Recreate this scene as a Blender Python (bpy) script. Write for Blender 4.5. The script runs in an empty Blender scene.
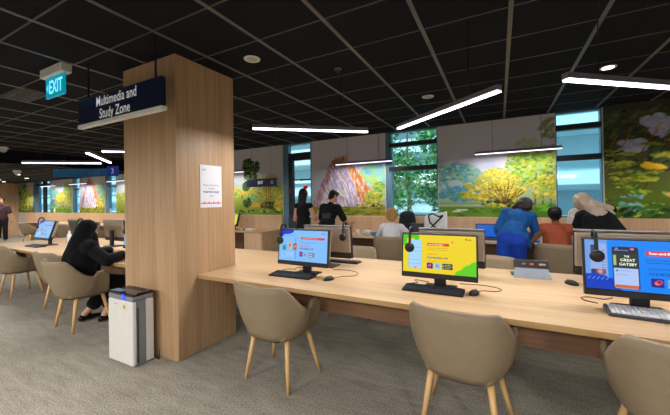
import bpy, bmesh, math, random
import numpy as np
from mathutils import Vector, Matrix, Euler

random.seed(7)
RNG = np.random.default_rng(11)
PI = math.pi
S = bpy.context.scene
COL = S.collection
CEIL = 2.83      # main ceiling
LOWC = 2.47      # lowered ceiling at the far left
WALL = 6.3       # mural wall plane
TT = 0.75        # table top height


# ------------------------------------------------------------------ materials
def lin(c):
    c = np.asarray(c, dtype=float)
    if c.max() > 1.001:
        c = c / 255.0
    return np.where(c <= 0.04045, c / 12.92, ((c + 0.055) / 1.055) ** 2.4)


def L4(c):
    r = lin(c)
    return (float(r[0]), float(r[1]), float(r[2]), 1.0)


def new_mat(name):
    m = bpy.data.materials.new(name)
    m.use_nodes = True
    nt = m.node_tree
    b = nt.nodes['Principled BSDF']
    return m, nt, b


def mat(name, c, rough=0.6, metal=0.0, var=0.06, scale=30.0, bump=0.0, spec=0.3, emit=None, es=0.0, sheen=0.0):
    m, nt, b = new_mat(name)
    b.inputs['Roughness'].default_value = rough
    b.inputs['Metallic'].default_value = metal
    b.inputs['Specular IOR Level'].default_value = spec
    if sheen:
        b.inputs['Sheen Weight'].default_value = sheen
    tc = nt.nodes.new('ShaderNodeTexCoord')
    nz = nt.nodes.new('ShaderNodeTexNoise')
    nz.inputs['Scale'].default_value = scale
    nz.inputs['Detail'].default_value = 3
    nt.links.new(tc.outputs['Object'], nz.inputs['Vector'])
    r = nt.nodes.new('ShaderNodeValToRGB')
    base = lin(c)
    r.color_ramp.elements[0].position = 0.3
    r.color_ramp.elements[1].position = 0.7
    r.color_ramp.elements[0].color = (*[float(v) for v in base * (1 - var)], 1)
    r.color_ramp.elements[1].color = (*[float(v) for v in np.minimum(base * (1 + var), 1)], 1)
    nt.links.new(nz.outputs['Fac'], r.inputs['Fac'])
    nt.links.new(r.outputs['Color'], b.inputs['Base Color'])
    if bump:
        bp = nt.nodes.new('ShaderNodeBump')
        bp.inputs['Strength'].default_value = bump
        bp.inputs['Distance'].default_value = 0.004
        nt.links.new(nz.outputs['Fac'], bp.inputs['Height'])
        nt.links.new(bp.outputs['Normal'], b.inputs['Normal'])
    if emit is not None:
        b.inputs['Emission Color'].default_value = L4(emit)
        b.inputs['Emission Strength'].default_value = es
    return m


def wood(name, c1, c2, stretch, rough=0.45, fine=1.0):
    """Fine straight grain; stretch = scale of the noise along x, y, z (small along the grain)."""
    m, nt, b = new_mat(name)
    b.inputs['Roughness'].default_value = rough
    b.inputs['Specular IOR Level'].default_value = 0.35
    tc = nt.nodes.new('ShaderNodeTexCoord')
    mp = nt.nodes.new('ShaderNodeMapping')
    mp.inputs['Scale'].default_value = stretch
    nt.links.new(tc.outputs['Object'], mp.inputs['Vector'])
    n1 = nt.nodes.new('ShaderNodeTexNoise')
    n1.inputs['Scale'].default_value = 1.0
    n1.inputs['Detail'].default_value = 6
    n1.inputs['Roughness'].default_value = 0.65
    nt.links.new(mp.outputs['Vector'], n1.inputs['Vector'])
    n2 = nt.nodes.new('ShaderNodeTexNoise')
    n2.inputs['Scale'].default_value = 0.28
    n2.inputs['Detail'].default_value = 3
    n2.inputs['Distortion'].default_value = 0.8
    nt.links.new(mp.outputs['Vector'], n2.inputs['Vector'])
    mx = nt.nodes.new('ShaderNodeMix')
    mx.data_type = 'FLOAT'
    mx.inputs[0].default_value = 0.45
    nt.links.new(n1.outputs['Fac'], mx.inputs[2])
    nt.links.new(n2.outputs['Fac'], mx.inputs[3])
    r = nt.nodes.new('ShaderNodeValToRGB')
    r.color_ramp.elements[0].position = 0.36
    r.color_ramp.elements[1].position = 0.64
    r.color_ramp.elements[0].color = L4(c1)
    r.color_ramp.elements[1].color = L4(c2)
    nt.links.new(mx.outputs[0], r.inputs['Fac'])
    nt.links.new(r.outputs['Color'], b.inputs['Base Color'])
    return m


def attr_mat(name, emit=0.0, rough=0.6):
    """Colour comes from the mesh's own painted 'paint' attribute."""
    m, nt, b = new_mat(name)
    a = nt.nodes.new('ShaderNodeAttribute')
    a.attribute_name = 'paint'
    b.inputs['Roughness'].default_value = rough
    b.inputs['Specular IOR Level'].default_value = 0.2
    if emit:
        b.inputs['Base Color'].default_value = (0.01, 0.01, 0.01, 1)
        b.inputs['Roughness'].default_value = 0.35
        nt.links.new(a.outputs['Color'], b.inputs['Emission Color'])
        b.inputs['Emission Strength'].default_value = emit
    else:
        nt.links.new(a.outputs['Color'], b.inputs['Base Color'])
    return m


def emis(name, c, s):
    m, nt, b = new_mat(name)
    b.inputs['Base Color'].default_value = L4(c)
    b.inputs['Emission Color'].default_value = L4(c)
    b.inputs['Emission Strength'].default_value = s
    return m


def glass_mat(name, tint, gl=0.03):
    m = bpy.data.materials.new(name)
    m.use_nodes = True
    nt = m.node_tree
    nt.nodes.clear()
    o = nt.nodes.new('ShaderNodeOutputMaterial')
    t = nt.nodes.new('ShaderNodeBsdfTransparent')
    t.inputs['Color'].default_value = L4(tint)
    g = nt.nodes.new('ShaderNodeBsdfGlossy')
    g.inputs['Roughness'].default_value = 0.05
    x = nt.nodes.new('ShaderNodeMixShader')
    x.inputs[0].default_value = gl
    nt.links.new(t.outputs[0], x.inputs[1])
    nt.links.new(g.outputs[0], x.inputs[2])
    nt.links.new(x.outputs[0], o.inputs['Surface'])
    return m


def carpet_mat():
    m, nt, b = new_mat('carpet_loop')
    b.inputs['Roughness'].default_value = 0.95
    b.inputs['Specular IOR Level'].default_value = 0.1
    tc = nt.nodes.new('ShaderNodeTexCoord')
    n1 = nt.nodes.new('ShaderNodeTexNoise'); n1.inputs['Scale'].default_value = 85; n1.inputs['Detail'].default_value = 4
    n2 = nt.nodes.new('ShaderNodeTexNoise'); n2.inputs['Scale'].default_value = 9; n2.inputs['Detail'].default_value = 5
    mp = nt.nodes.new('ShaderNodeMapping'); mp.inputs['Scale'].default_value = (0.45, 1.8, 1); mp.inputs['Rotation'].default_value = (0, 0, 0.35)
    nt.links.new(tc.outputs['Object'], n1.inputs['Vector'])
    nt.links.new(tc.outputs['Object'], mp.inputs['Vector'])
    nt.links.new(mp.outputs['Vector'], n2.inputs['Vector'])
    mx = nt.nodes.new('ShaderNodeMix'); mx.data_type = 'FLOAT'; mx.inputs[0].default_value = 0.24
    nt.links.new(n1.outputs['Fac'], mx.inputs[2]); nt.links.new(n2.outputs['Fac'], mx.inputs[3])
    r = nt.nodes.new('ShaderNodeValToRGB')
    r.color_ramp.elements[0].position = 0.36; r.color_ramp.elements[0].color = L4((116, 111, 100))
    r.color_ramp.elements[1].position = 0.65; r.color_ramp.elements[1].color = L4((176, 170, 154))
    nt.links.new(mx.outputs[0], r.inputs['Fac'])
    nt.links.new(r.outputs['Color'], b.inputs['Base Color'])
    bp = nt.nodes.new('ShaderNodeBump'); bp.inputs['Strength'].default_value = 0.5; bp.inputs['Distance'].default_value = 0.006
    nt.links.new(n1.outputs['Fac'], bp.inputs['Height'])
    nt.links.new(bp.outputs['Normal'], b.inputs['Normal'])
    return m


M = {}
M['carpet'] = carpet_mat()
M['tile'] = mat('ceiling_tile', (25, 25, 30), 0.9, var=0.08, scale=60, spec=0.1)
M['grid'] = mat('ceiling_grid_metal', (100, 97, 94), 0.45, 0.3, var=0.2, scale=1.5)
M['gridx'] = mat('ceiling_grid_thin', (70, 68, 67), 0.5, 0.2, var=0.25, scale=1.5)
M['paint'] = mat('wall_paint', (214, 213, 216), 0.85, var=0.02, scale=3)
M['woodV'] = wood('oak_vertical', (162, 129, 94), (189, 156, 118), (60, 60, 1.3))
M['woodVd'] = wood('oak_vertical_dado', (202, 164, 128), (224, 189, 153), (26, 26, 1.0))
M['woodX'] = wood('oak_lengthwise', (178, 146, 108), (204, 171, 131), (1.6, 30, 30), 0.4)
M['woodE'] = wood('oak_edge', (166, 132, 84), (186, 150, 100), (2, 40, 40))
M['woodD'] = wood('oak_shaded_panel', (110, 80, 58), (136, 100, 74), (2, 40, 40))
M['leg'] = wood('beech_leg', (196, 154, 98), (218, 178, 120), (50, 50, 3))
M['fabric'] = mat('taupe_leatherette', (137, 120, 95), 0.5, var=0.05, scale=14, bump=0.05, spec=0.35)
M['fabricL'] = mat('pale_taupe_leatherette', (160, 146, 124), 0.5, var=0.05, scale=14, bump=0.05, spec=0.35)
M['black'] = mat('black_plastic', (24, 24, 27), 0.4, var=0.1, scale=20, spec=0.4)
M['key'] = mat('keycap', (58, 62, 72), 0.5, var=0.1)
M['silver'] = mat('silver_plastic', (168, 166, 162), 0.35, 0.35, var=0.03)
M['pale_key'] = mat('pale_keycap', (228, 229, 232), 0.45, var=0.04)
M['backcov'] = mat('champagne_back_cover', (150, 138, 122), 0.4, 0.25, var=0.03)
M['greycov'] = mat('grey_top_cover', (112, 110, 108), 0.4, 0.3, var=0.03)
M['white'] = mat('white_plastic', (226, 226, 222), 0.35, var=0.02, spec=0.4)
M['offwhite'] = mat('offwhite_plastic', (206, 204, 196), 0.5, var=0.03)
M['grey'] = mat('grey_plastic', (128, 130, 134), 0.4, 0.2, var=0.03)
M['dgrey'] = mat('dark_grey', (62, 64, 68), 0.5, var=0.06)
M['navy'] = mat('navy_sign', (22, 28, 58), 0.35, var=0.05, spec=0.4)
M['blue_sign'] = mat('blue_sign', (34, 80, 116), .5, var=.05, emit=(30, 74, 108), es=.35)  # faint emission added to lighten the board, not a lit sign
M['frame_blue'] = mat('window_frame_blue_grey', (96, 132, 150), 0.4, 0.2, var=0.04)
M['frame_dark'] = mat('window_frame_dark', (34, 40, 46), 0.5, var=0.05)
M['chrome'] = mat('chrome', (190, 192, 196), 0.15, 0.9, var=0.02)
M['glass'] = glass_mat('window_glass', (222, 240, 244))
M['glassblue'] = glass_mat('window_glass_blue', (206, 232, 240))
M['led'] = emis('led_diffuser', (236, 234, 255), 9.0)
M['led2'] = emis('led_diffuser_soft', (236, 230, 255), 2.2)
M['lampbody'] = mat('pendant_body', (120, 118, 124), 0.4, 0.3)
M['mural'] = attr_mat('mural_print', 0, 0.7)
M['screen'] = attr_mat('screen_glow', 1.0)
M['paper'] = mat('paper', (226, 226, 230), 0.7, var=0.01)


# ------------------------------------------------------------------ mesh helpers
def prop(o, label=None, cat=None, group=None, kind=None):
    if label: o['label'] = label
    if cat: o['category'] = cat
    if group: o['group'] = group
    if kind: o['kind'] = kind
    return o


def link(name, me, m=None, parent=None, smooth=False):
    o = bpy.data.objects.new(name, me)
    COL.objects.link(o)
    if m is not None:
        for mm in (m if isinstance(m, (list, tuple)) else [m]):
            me.materials.append(mm)
    if parent is not None:
        o.parent = parent
    if smooth:
        me.polygons.foreach_set('use_smooth', [True] * len(me.polygons))
    return o


def obj(name, bm, m, parent=None, smooth=False):
    me = bpy.data.meshes.new(name)
    bmesh.ops.recalc_face_normals(bm, faces=bm.faces[:])
    bm.to_mesh(me)
    bm.free()
    return link(name, me, m, parent, smooth)


def thing(name, label, cat, loc=(0, 0, 0), rz=0.0, group=None):
    o = bpy.data.objects.new(name, None)
    COL.objects.link(o)
    o.empty_display_size = 0.1
    o.location = loc
    o.rotation_euler = (0, 0, rz)
    return prop(o, label, cat, group)


def dup(root, loc=None, rz=None, label=None, group=None):
    r = root.copy(); COL.objects.link(r)
    if loc is not None: r.location = loc
    if rz is not None: r.rotation_euler = (0, 0, rz)
    if label: r['label'] = label
    if group: r['group'] = group
    for ch in list(root.children):
        c = ch.copy(); COL.objects.link(c); c.parent = r
        for g in list(ch.children):
            d = g.copy(); COL.objects.link(d); d.parent = c
    return r


def bx(bm, lo, hi, bev=0.0, seg=2, mi=0):
    ret = bmesh.ops.create_cube(bm, size=1.0)
    vs = ret['verts']
    lo, hi = Vector(lo), Vector(hi)
    for v in vs:
        v.co = Vector((lo[i] + (v.co[i] + 0.5) * (hi[i] - lo[i]) for i in range(3)))
    fs = set(f for v in vs for f in v.link_faces)
    for f in fs: f.material_index = mi
    if bev:
        es = list(set(e for v in vs for e in v.link_edges))
        bmesh.ops.bevel(bm, geom=es, offset=bev, segments=seg, affect='EDGES', profile=0.5)
    return vs


def box(name, lo, hi, m, parent=None, bev=0.0, seg=2):
    bm = bmesh.new()
    bx(bm, lo, hi, bev, seg)
    return obj(name, bm, m, parent)


def tube(bm, pts, rad, n=8, cap=True):
    pts = [Vector(p) for p in pts]
    rad = rad if isinstance(rad, (list, tuple)) else [rad] * len(pts)
    rings = []
    prev = None
    for i, p in enumerate(pts):
        d = (pts[min(i + 1, len(pts) - 1)] - pts[max(i - 1, 0)]).normalized()
        if prev is None:
            a = Vector((0, 0, 1)) if abs(d.z) < 0.9 else Vector((1, 0, 0))
            u = d.cross(a).normalized()
        else:
            u = (prev - d * prev.dot(d)).normalized()
        prev = u
        w = d.cross(u)
        rings.append([bm.verts.new(p + (u * math.cos(2 * PI * k / n) + w * math.sin(2 * PI * k / n)) * rad[i]) for k in range(n)])
    for a, b in zip(rings, rings[1:]):
        for k in range(n):
            bm.faces.new((a[k], a[(k + 1) % n], b[(k + 1) % n], b[k]))
    if cap:
        bm.faces.new(rings[0][::-1]); bm.faces.new(rings[-1])


def lathe(bm, prof, n=24, c=(0, 0, 0)):
    c = Vector(c)
    rings = []
    for r, z in prof:
        rings.append([bm.verts.new(c + Vector((r * math.cos(2 * PI * k / n), r * math.sin(2 * PI * k / n), z))) for k in range(n)])
    for a, b in zip(rings, rings[1:]):
        for k in range(n):
            bm.faces.new((a[k], a[(k + 1) % n], b[(k + 1) % n], b[k]))
    bm.faces.new(rings[0][::-1]); bm.faces.new(rings[-1])


def bake(o):
    dg = bpy.context.evaluated_depsgraph_get()
    dg.update()
    me = bpy.data.meshes.new_from_object(o.evaluated_get(dg))
    old = o.data
    o.modifiers.clear()
    o.data = me
    if old.users == 0: bpy.data.meshes.remove(old)
    return o


def text(name, s, size, m, parent=None, loc=(0, 0, 0), rot=(0, 0, 0), align='LEFT', sx=1.0, bold=0.0):
    cu = bpy.data.curves.new(name, 'FONT')
    cu.body = s
    cu.size = size
    cu.align_x = align
    cu.align_y = 'CENTER'
    cu.offset = bold
    cu.resolution_u = 3
    t = bpy.data.objects.new(name, cu)
    COL.objects.link(t)
    dg = bpy.context.evaluated_depsgraph_get(); dg.update()
    me = bpy.data.meshes.new_from_object(t.evaluated_get(dg))
    bpy.data.objects.remove(t)
    bpy.data.curves.remove(cu)
    me.materials.clear()
    o = link(name, me, m, parent)
    o.location = loc
    o.rotation_euler = rot
    o.scale = (sx, 1, 1)
    return o


# ------------------------------------------------------------------ painting (colours stored on the mesh)
class Paint:
    def __init__(s, w, h, res):
        s.w, s.h = w, h
        s.nx, s.nz = int(round(w / res)) + 1, int(round(h / res)) + 1
        s.x = np.linspace(0, w, s.nx); s.z = np.linspace(0, h, s.nz)
        s.im = np.zeros((s.nz, s.nx, 3))

    def grad(s, stops):
        zs = [a for a, _ in stops]
        for k in range(3):
            s.im[:, :, k] = np.interp(s.z, zs, [c[k] for _, c in stops])[:, None]

    def win(s, x0, x1, z0, z1):
        i0, i1 = np.searchsorted(s.x, x0), np.searchsorted(s.x, x1, side='right')
        j0, j1 = np.searchsorted(s.z, z0), np.searchsorted(s.z, z1, side='right')
        return i0, i1, j0, j1

    def ell(s, cx, cz, rx, rz, c, a=1.0, ang=0.0):
        R = max(rx, rz)
        i0, i1, j0, j1 = s.win(cx - R, cx + R, cz - R, cz + R)
        if i1 <= i0 or j1 <= j0: return
        X = s.x[i0:i1][None, :] - cx; Z = s.z[j0:j1][:, None] - cz
        ca, sa = math.cos(ang), math.sin(ang)
        d = ((X * ca + Z * sa) / rx) ** 2 + ((-X * sa + Z * ca) / rz) ** 2
        k = np.clip((1.15 - d) * 3, 0, 1)[:, :, None] * a
        s.im[j0:j1, i0:i1] = s.im[j0:j1, i0:i1] * (1 - k) + np.array(c) * k

    def rect(s, x0, x1, z0, z1, c, a=1.0):
        i0, i1, j0, j1 = s.win(x0, x1, z0, z1)
        s.im[j0:j1, i0:i1] = s.im[j0:j1, i0:i1] * (1 - a) + np.array(c) * a

    def rrect(s, x0, x1, z0, z1, r, c):
        s.rect(x0 + r, x1 - r, z0, z1, c); s.rect(x0, x1, z0 + r, z1 - r, c)
        for X in (x0 + r, x1 - r):
            for Z in (z0 + r, z1 - r): s.ell(X, Z, r, r, c)

    def cloud(s, cx, cz, rx, rz, cols, n, sz, ang=0.0, asp=2.0, jit=0.5, a=0.9):
        for _ in range(n):
            t = RNG.uniform(0, 2 * PI); q = math.sqrt(RNG.uniform())
            c = np.array(cols[RNG.integers(len(cols))]) + RNG.normal(0, 7, 3)
            k = sz * RNG.uniform(0.5, 1.4)
            s.ell(cx + rx * q * math.cos(t), cz + rz * q * math.sin(t), k, k / asp, c, a, ang + RNG.normal(0, jit))

    def line(s, x0, z0, x1, z1, w, c, a=1.0):
        n = max(2, int(math.hypot(x1 - x0, z1 - z0) / (w * 0.7)))
        for i in range(n + 1):
            t = i / n
            s.ell(x0 + (x1 - x0) * t, z0 + (z1 - z0) * t, w, w, c, a)

    def mesh(s, name, m, parent=None, origin=(0, 0, 0)):
        """A panel in the local xz plane facing -y."""
        X, Z = np.meshgrid(s.x, s.z)
        co = np.stack([X + origin[0], np.full_like(X, origin[1]), Z + origin[2]], -1).reshape(-1, 3)
        idx = np.arange(s.nx * s.nz).reshape(s.nz, s.nx)
        f = np.stack([idx[:-1, :-1], idx[:-1, 1:], idx[1:, 1:], idx[1:, :-1]], -1).reshape(-1, 4)
        me = bpy.data.meshes.new(name)
        me.from_pydata(co.tolist(), [], f.tolist())
        at = me.attributes.new('paint', 'FLOAT_COLOR', 'POINT')
        rgb = lin(np.clip(s.im, 0, 255) / 255.0).reshape(-1, 3)
        at.data.foreach_set('color', np.concatenate([rgb, np.ones((len(rgb), 1))], 1).astype(np.float32).ravel())
        return link(name, me, m, parent)


# ------------------------------------------------------------------ organic shapes (voxel union of tapered capsules and ellipsoids)
_b = bmesh.new()
bmesh.ops.create_icosphere(_b, subdivisions=2, radius=1.0)
ICO_V = [v.co.copy() for v in _b.verts]
ICO_F = [tuple(v.index for v in f.verts) for f in _b.faces]
_b.free()


def basis(z, xh=(1, 0, 0)):
    z = Vector(z).normalized()
    x = Vector(xh); x = (x - z * x.dot(z)).normalized()
    y = z.cross(x)
    return Matrix((x, y, z)).transposed()


def blob(name, prims, m, parent=None, vox=0.008, smooth=3):
    vs, fs = [], []
    for p in prims:
        b0 = len(vs)
        if p[0] == 'e':
            c, r = Vector(p[1]), p[2]
            R = p[3] if len(p) > 3 and p[3] is not None else Matrix.Identity(3)
            vs += [c + R @ Vector((v.x * r[0], v.y * r[1], v.z * r[2])) for v in ICO_V]
            fs += [tuple(i + b0 for i in f) for f in ICO_F]
        else:
            a, b = Vector(p[1]), Vector(p[2])
            bm = bmesh.new()
            for q, r in ((a, p[3]), (b, p[4])):
                for v in ICO_V: bm.verts.new(q + v * r)
            res = bmesh.ops.convex_hull(bm, input=bm.verts[:])
            bmesh.ops.delete(bm, geom=[v for v in bm.verts if not v.link_faces], context='VERTS')
            bm.verts.index_update()
            vs += [v.co.copy() for v in bm.verts]
            fs += [tuple(v.index + b0 for v in f.verts) for f in bm.faces]
            bm.free()
    me = bpy.data.meshes.new(name)
    me.from_pydata([tuple(v) for v in vs], [], fs)
    o = link(name, me, None, None)
    md = o.modifiers.new('r', 'REMESH'); md.mode = 'VOXEL'; md.voxel_size = vox
    if smooth:
        sm = o.modifiers.new('s', 'SMOOTH'); sm.factor = 0.5; sm.iterations = smooth
    bake(o)
    o.data.name = name
    o.data.materials.append(m)
    o.data.polygons.foreach_set('use_smooth', [True] * len(o.data.polygons))
    if parent is not None: o.parent = parent
    return o


# ================================================================== SETTING
XL, XR, YB = -20.3, 6.5, -6.0
prop(box('floor', (XL - .2, YB - .2, -.06), (XR + .2, WALL + .2, 0), M['carpet']), kind='structure')

bm = bmesh.new()
bx(bm, (-10.7, YB, CEIL), (XR, WALL + .2, CEIL + .08))
bx(bm, (XL, YB, LOWC), (-10.7, WALL + .2, LOWC + .44))
prop(obj('ceiling', bm, M['tile']), kind='structure')
bm = bmesh.new()
for k in range(-17, 11):
    x = 0.1 + .63 * k
    bx(bm, (x - .016, YB, CEIL - .006), (x + .016, 6.2, CEIL + .01))
for k in range(-33, -16):
    x = 0.1 + .63 * k
    bx(bm, (x - .014, -1, LOWC - .006), (x + .014, 6.2, LOWC + .01))
prop(obj('trim_1', bm, M['grid']), kind='structure')
bm = bmesh.new()
for k in range(-13, 8):
    y = 2.59 + .52 * k
    bx(bm, (-10.7, y - .007, CEIL - .005), (XR, y + .007, CEIL + .01))
    if y > -1: bx(bm, (XL, y - .007, LOWC - .005), (-10.7, y + .007, LOWC + .01))
prop(obj('trim_2', bm, M['gridx']), kind='structure')

# north wall with window openings: (x0, x1, sill z)
OPEN = [(-18.73, -17.08, 1.1), (-15.2, -14.6, 1.1), (-12.77, -12.06, 1.1), (-4.73, -3.90, 0.0), (-2.09, -1.04, 1.1), (0.84, 1.45, 1.1)]
bm = bmesh.new()
x = XL
for a, b_, sill in OPEN:
    bx(bm, (x, WALL, 0), (a, WALL + .2, CEIL + .05))
    if sill > 0: bx(bm, (a, WALL, 0), (b_, WALL + .2, sill))
    x = b_
bx(bm, (x, WALL, 0), (XR, WALL + .2, CEIL + .05))
prop(obj('wall_north', bm, M['paint']), kind='structure')
prop(box('wall_south', (XL, YB - .2, 0), (XR, YB, CEIL + .05), M['paint']), kind='structure')
prop(box('wall_east', (XR, YB, 0), (XR + .2, WALL + .2, CEIL + .05), M['paint']), kind='structure')
prop(box('wall_west', (XL - .2, YB, 0), (XL, WALL + .2, CEIL + .05), M['woodVd']), kind='structure')
# wooden dado below the murals
bm = bmesh.new()
bx(bm, (-19.4, WALL - .07, 0), (-4.735, WALL, 1.1), .004)
bx(bm, (-3.895, WALL - .07, 0), (XR, WALL, 1.1), .004)
prop(obj('trim_3', bm, M['woodVd']), kind='structure')
# oak clad pillar
bm = bmesh.new()
bx(bm, (-3.446, 1.88, 0), (-2.62, 2.593, CEIL), .004)
prop(obj('pillar', bm, M['woodV']), kind='structure')


# windows
def window(n, x0, x1, z0, z1, bars, gm, left=0.06, verticals=()):
    root = bpy.data.objects.new('window_%d' % n, None); COL.objects.link(root)
    prop(root, kind='structure')
    y0, y1 = WALL + .02, WALL + .12
    bm = bmesh.new()
    bx(bm, (x0, y0, z0), (x0 + left, y1, z1)); bx(bm, (x1 - .02, y0, z0), (x1, y1, z1))
    bx(bm, (x0 + left, y0, z0), (x1 - .02, y1, z0 + .03)); bx(bm, (x0 + left, y0, z1 - .02), (x1 - .02, y1, z1))
    obj('window_frame', bm, M['frame_blue'], root)
    bm = bmesh.new()
    for a, b_ in bars: bx(bm, (x0 + left * .6, y0 - .03, a), (x1 - .015, y1 - .02, b_))
    for a, b_, c, d in verticals: bx(bm, (a, y0 - .02, c), (b_, y1 - .02, d))
    if bars or verticals: obj('glazing_bar', bm, M['frame_dark'], root)
    bm = bmesh.new()
    bx(bm, (x0 + left, y0 + .04, z0 + .03), (x1 - .02, y0 + .052, z1 - .02))
    obj('pane', bm, gm, root)
    return root


window(1, -18.73, -17.08, 1.1, LOWC, [(2.28, 2.36)], M['glassblue'], .5, [(-17.75, -17.6, 1.1, LOWC)])
window(2, -15.2, -14.6, 1.1, LOWC, [(2.0, 2.06)], M['glassblue'], .1)
window(3, -12.77, -12.06, 1.1, LOWC, [(2.05, 2.1)], M['glassblue'], .2)
window(4, -2.09, -1.04, 1.1, CEIL, [(2.52, 2.60), (2.02, 2.11)], M['glass'], .13)
window(5, 0.84, 1.45, 1.1, CEIL, [(2.53, 2.62), (2.03, 2.12)], M['glassblue'], .02)
# glazed exit door between the desks
dr = bpy.data.objects.new('door_1', None); COL.objects.link(dr); prop(dr, kind='structure')
bm = bmesh.new()
bx(bm, (-4.73, WALL, 0), (-4.56, WALL + .12, CEIL)); bx(bm, (-3.93, WALL, 0), (-3.9, WALL + .12, CEIL))
bx(bm, (-4.56, WALL, CEIL - .03), (-3.93, WALL + .12, CEIL))
obj('door_frame', bm, M['frame_blue'], dr)
bm = bmesh.new()
bx(bm, (-4.56, WALL - .01, 1.05), (-4.45, WALL + .1, 2.46)); bx(bm, (-4.56, WALL - .01, 2.42), (-3.93, WALL + .1, 2.60))
bx(bm, (-4.45, WALL + .01, 1.93), (-3.93, WALL + .08, 1.965))
obj('door_rail', bm, M['frame_dark'], dr)
box('door_panel', (-4.57, WALL - .02, 0), (-3.93, WALL + .1, 1.06), M['dgrey'], dr)
box('pane', (-4.45, WALL + .04, 1.06), (-3.93, WALL + .052, 2.42), M['glass'], dr)
box('pane', (-4.56, WALL + .04, 2.60), (-3.93, WALL + .052, CEIL - .03), M['glass'], dr)
bm = bmesh.new(); tube(bm, [(-4.5, WALL - .03, 1.62), (-4.5, WALL - .03, 1.74)], .012)
obj('door_handle', bm, mat('red_handle', (170, 40, 36), .4), dr)


# ================================================================== MURALS
def sky(p):
    h = p.h
    p.grad([(0, (96, 130, 40)), (.14, (120, 140, 40)), (.3, (150, 186, 150)), (.6, (176, 206, 196)), (.95, (204, 206, 220)), (1.15, (206, 206, 212)), (h, (202, 202, 206))])


YEL = [(228, 206, 62), (208, 190, 52), (238, 218, 98), (190, 174, 60), (170, 174, 70)]
LGR = [(120, 160, 60), (150, 180, 70), (170, 190, 60), (96, 140, 60), (190, 200, 70)]
DGR = [(36, 60, 30), (50, 78, 36), (66, 92, 40), (28, 46, 28), (84, 104, 44)]
BLG = [(110, 170, 160), (130, 186, 170), (90, 150, 150), (150, 200, 170), (90, 170, 200)]
BRN = [(110, 70, 40), (140, 90, 40), (84, 60, 44), (170, 110, 50)]


def tree_yellow(p, cx, cz, w, h, cols=YEL, trunk=(90, 66, 40)):
    pass
    for k in range(9):
        bxx = cx + RNG.uniform(-.75, .75) * w; bz = cz + RNG.uniform(-.6, .75) * h
        p.cloud(bxx, bz - .03, w * .36, h * .16, [(150, 140, 40), (120, 120, 44), (110, 130, 60)], 40, .03)
        p.cloud(bxx, bz, w * .36, h * .2, cols + [(250, 236, 130), (196, 196, 60), (214, 170, 30)], 150, .021, 0, 1.8)


def mural_trees(w, h):
    """Soft blue-green woods with a spreading yellow tree by a lawn."""
    p = Paint(w, h, .0135); sky(p)
    p.cloud(w * .5, 1.0, w * .6, .16, [(206, 210, 222), (190, 200, 214), (214, 214, 222)], 120, .12, 0, 2.5, .2, .5)
    for x in np.linspace(0, w * .55, 7): p.cloud(x, .72 + .14 * math.sin(x * 5), .22, .16, BLG + [(176, 206, 196), (150, 190, 140)], 170, .035, 0, 2)
    p.cloud(w * .2, .42, .36, .13, [(80, 150, 190), (110, 176, 200), (90, 150, 140)], 90, .06, 0, 2)
    for x in np.linspace(w * .75, w, 5): p.cloud(x, .86, .24, .34, LGR + [(196, 206, 60), (160, 190, 120), (190, 206, 150)], 330, .034, 0, 1.5)
    p.cloud(w * .97, 1.5, .16, .18, [(130, 140, 84), (110, 126, 74), (150, 156, 110)], 120, .03, .4, 1.6, .5, .6)
    p.cloud(w * .8, 1.25, .2, .1, [(190, 200, 170), (176, 190, 150), (200, 206, 190)], 120, .035, .4, 1.6, .5, .6)
    p.rect(0, w, 0, .17, (84, 130, 40)); p.cloud(w * .3, .08, w * .5, .08, [(90, 140, 40), (70, 116, 36), (110, 150, 44)], 200, .07, 0, 4, .1)
    p.rect(0, w * .45, .2, .225, (196, 214, 190), .7)
    p.ell(w * .22, .13, .12, .012, (226, 226, 216)); p.ell(w * .17, .1, .1, .01, (226, 226, 216))
    p.cloud(w * .36, .56, .22, .08, YEL, 80, .035); p.cloud(w * .28, .4, .16, .06, YEL + LGR, 60, .035)
    tree_yellow(p, w * .55, .5, .42, .3)
    p.cloud(w * .53, .66, .34, .14, YEL + [(250, 236, 130), (196, 190, 60)], 420, .021, 0, 1.8)
    p.cloud(w * .53, .8, .2, .07, YEL + [(220, 210, 90)], 160, .021, 0, 1.8)
    p.cloud(w * .62, .24, .4, .07, DGR + YEL, 110, .03)
    for x in (w * .84, w * .9, w * .96): p.line(x, .15, x + .03, .75, .012, (120, 90, 40), .8)
    p.cloud(w * .92, .5, .2, .22, YEL + LGR, 150, .035)
    p.cloud(w * .95, .16, .14, .08, [(90, 170, 40), (50, 130, 40), (120, 190, 40)], 60, .03)
    for k in range(11):
        a = (k - 5) * .2
        p.line(w * .6, .22, w * .6 + math.sin(a) * .36, .22 + .42 * math.cos(a) * RNG.uniform(.6, 1), .0085, (96, 70, 40), .75)
    p.cloud(w * .6, .5, .4, .24, YEL, 120, .018)
    return p


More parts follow.
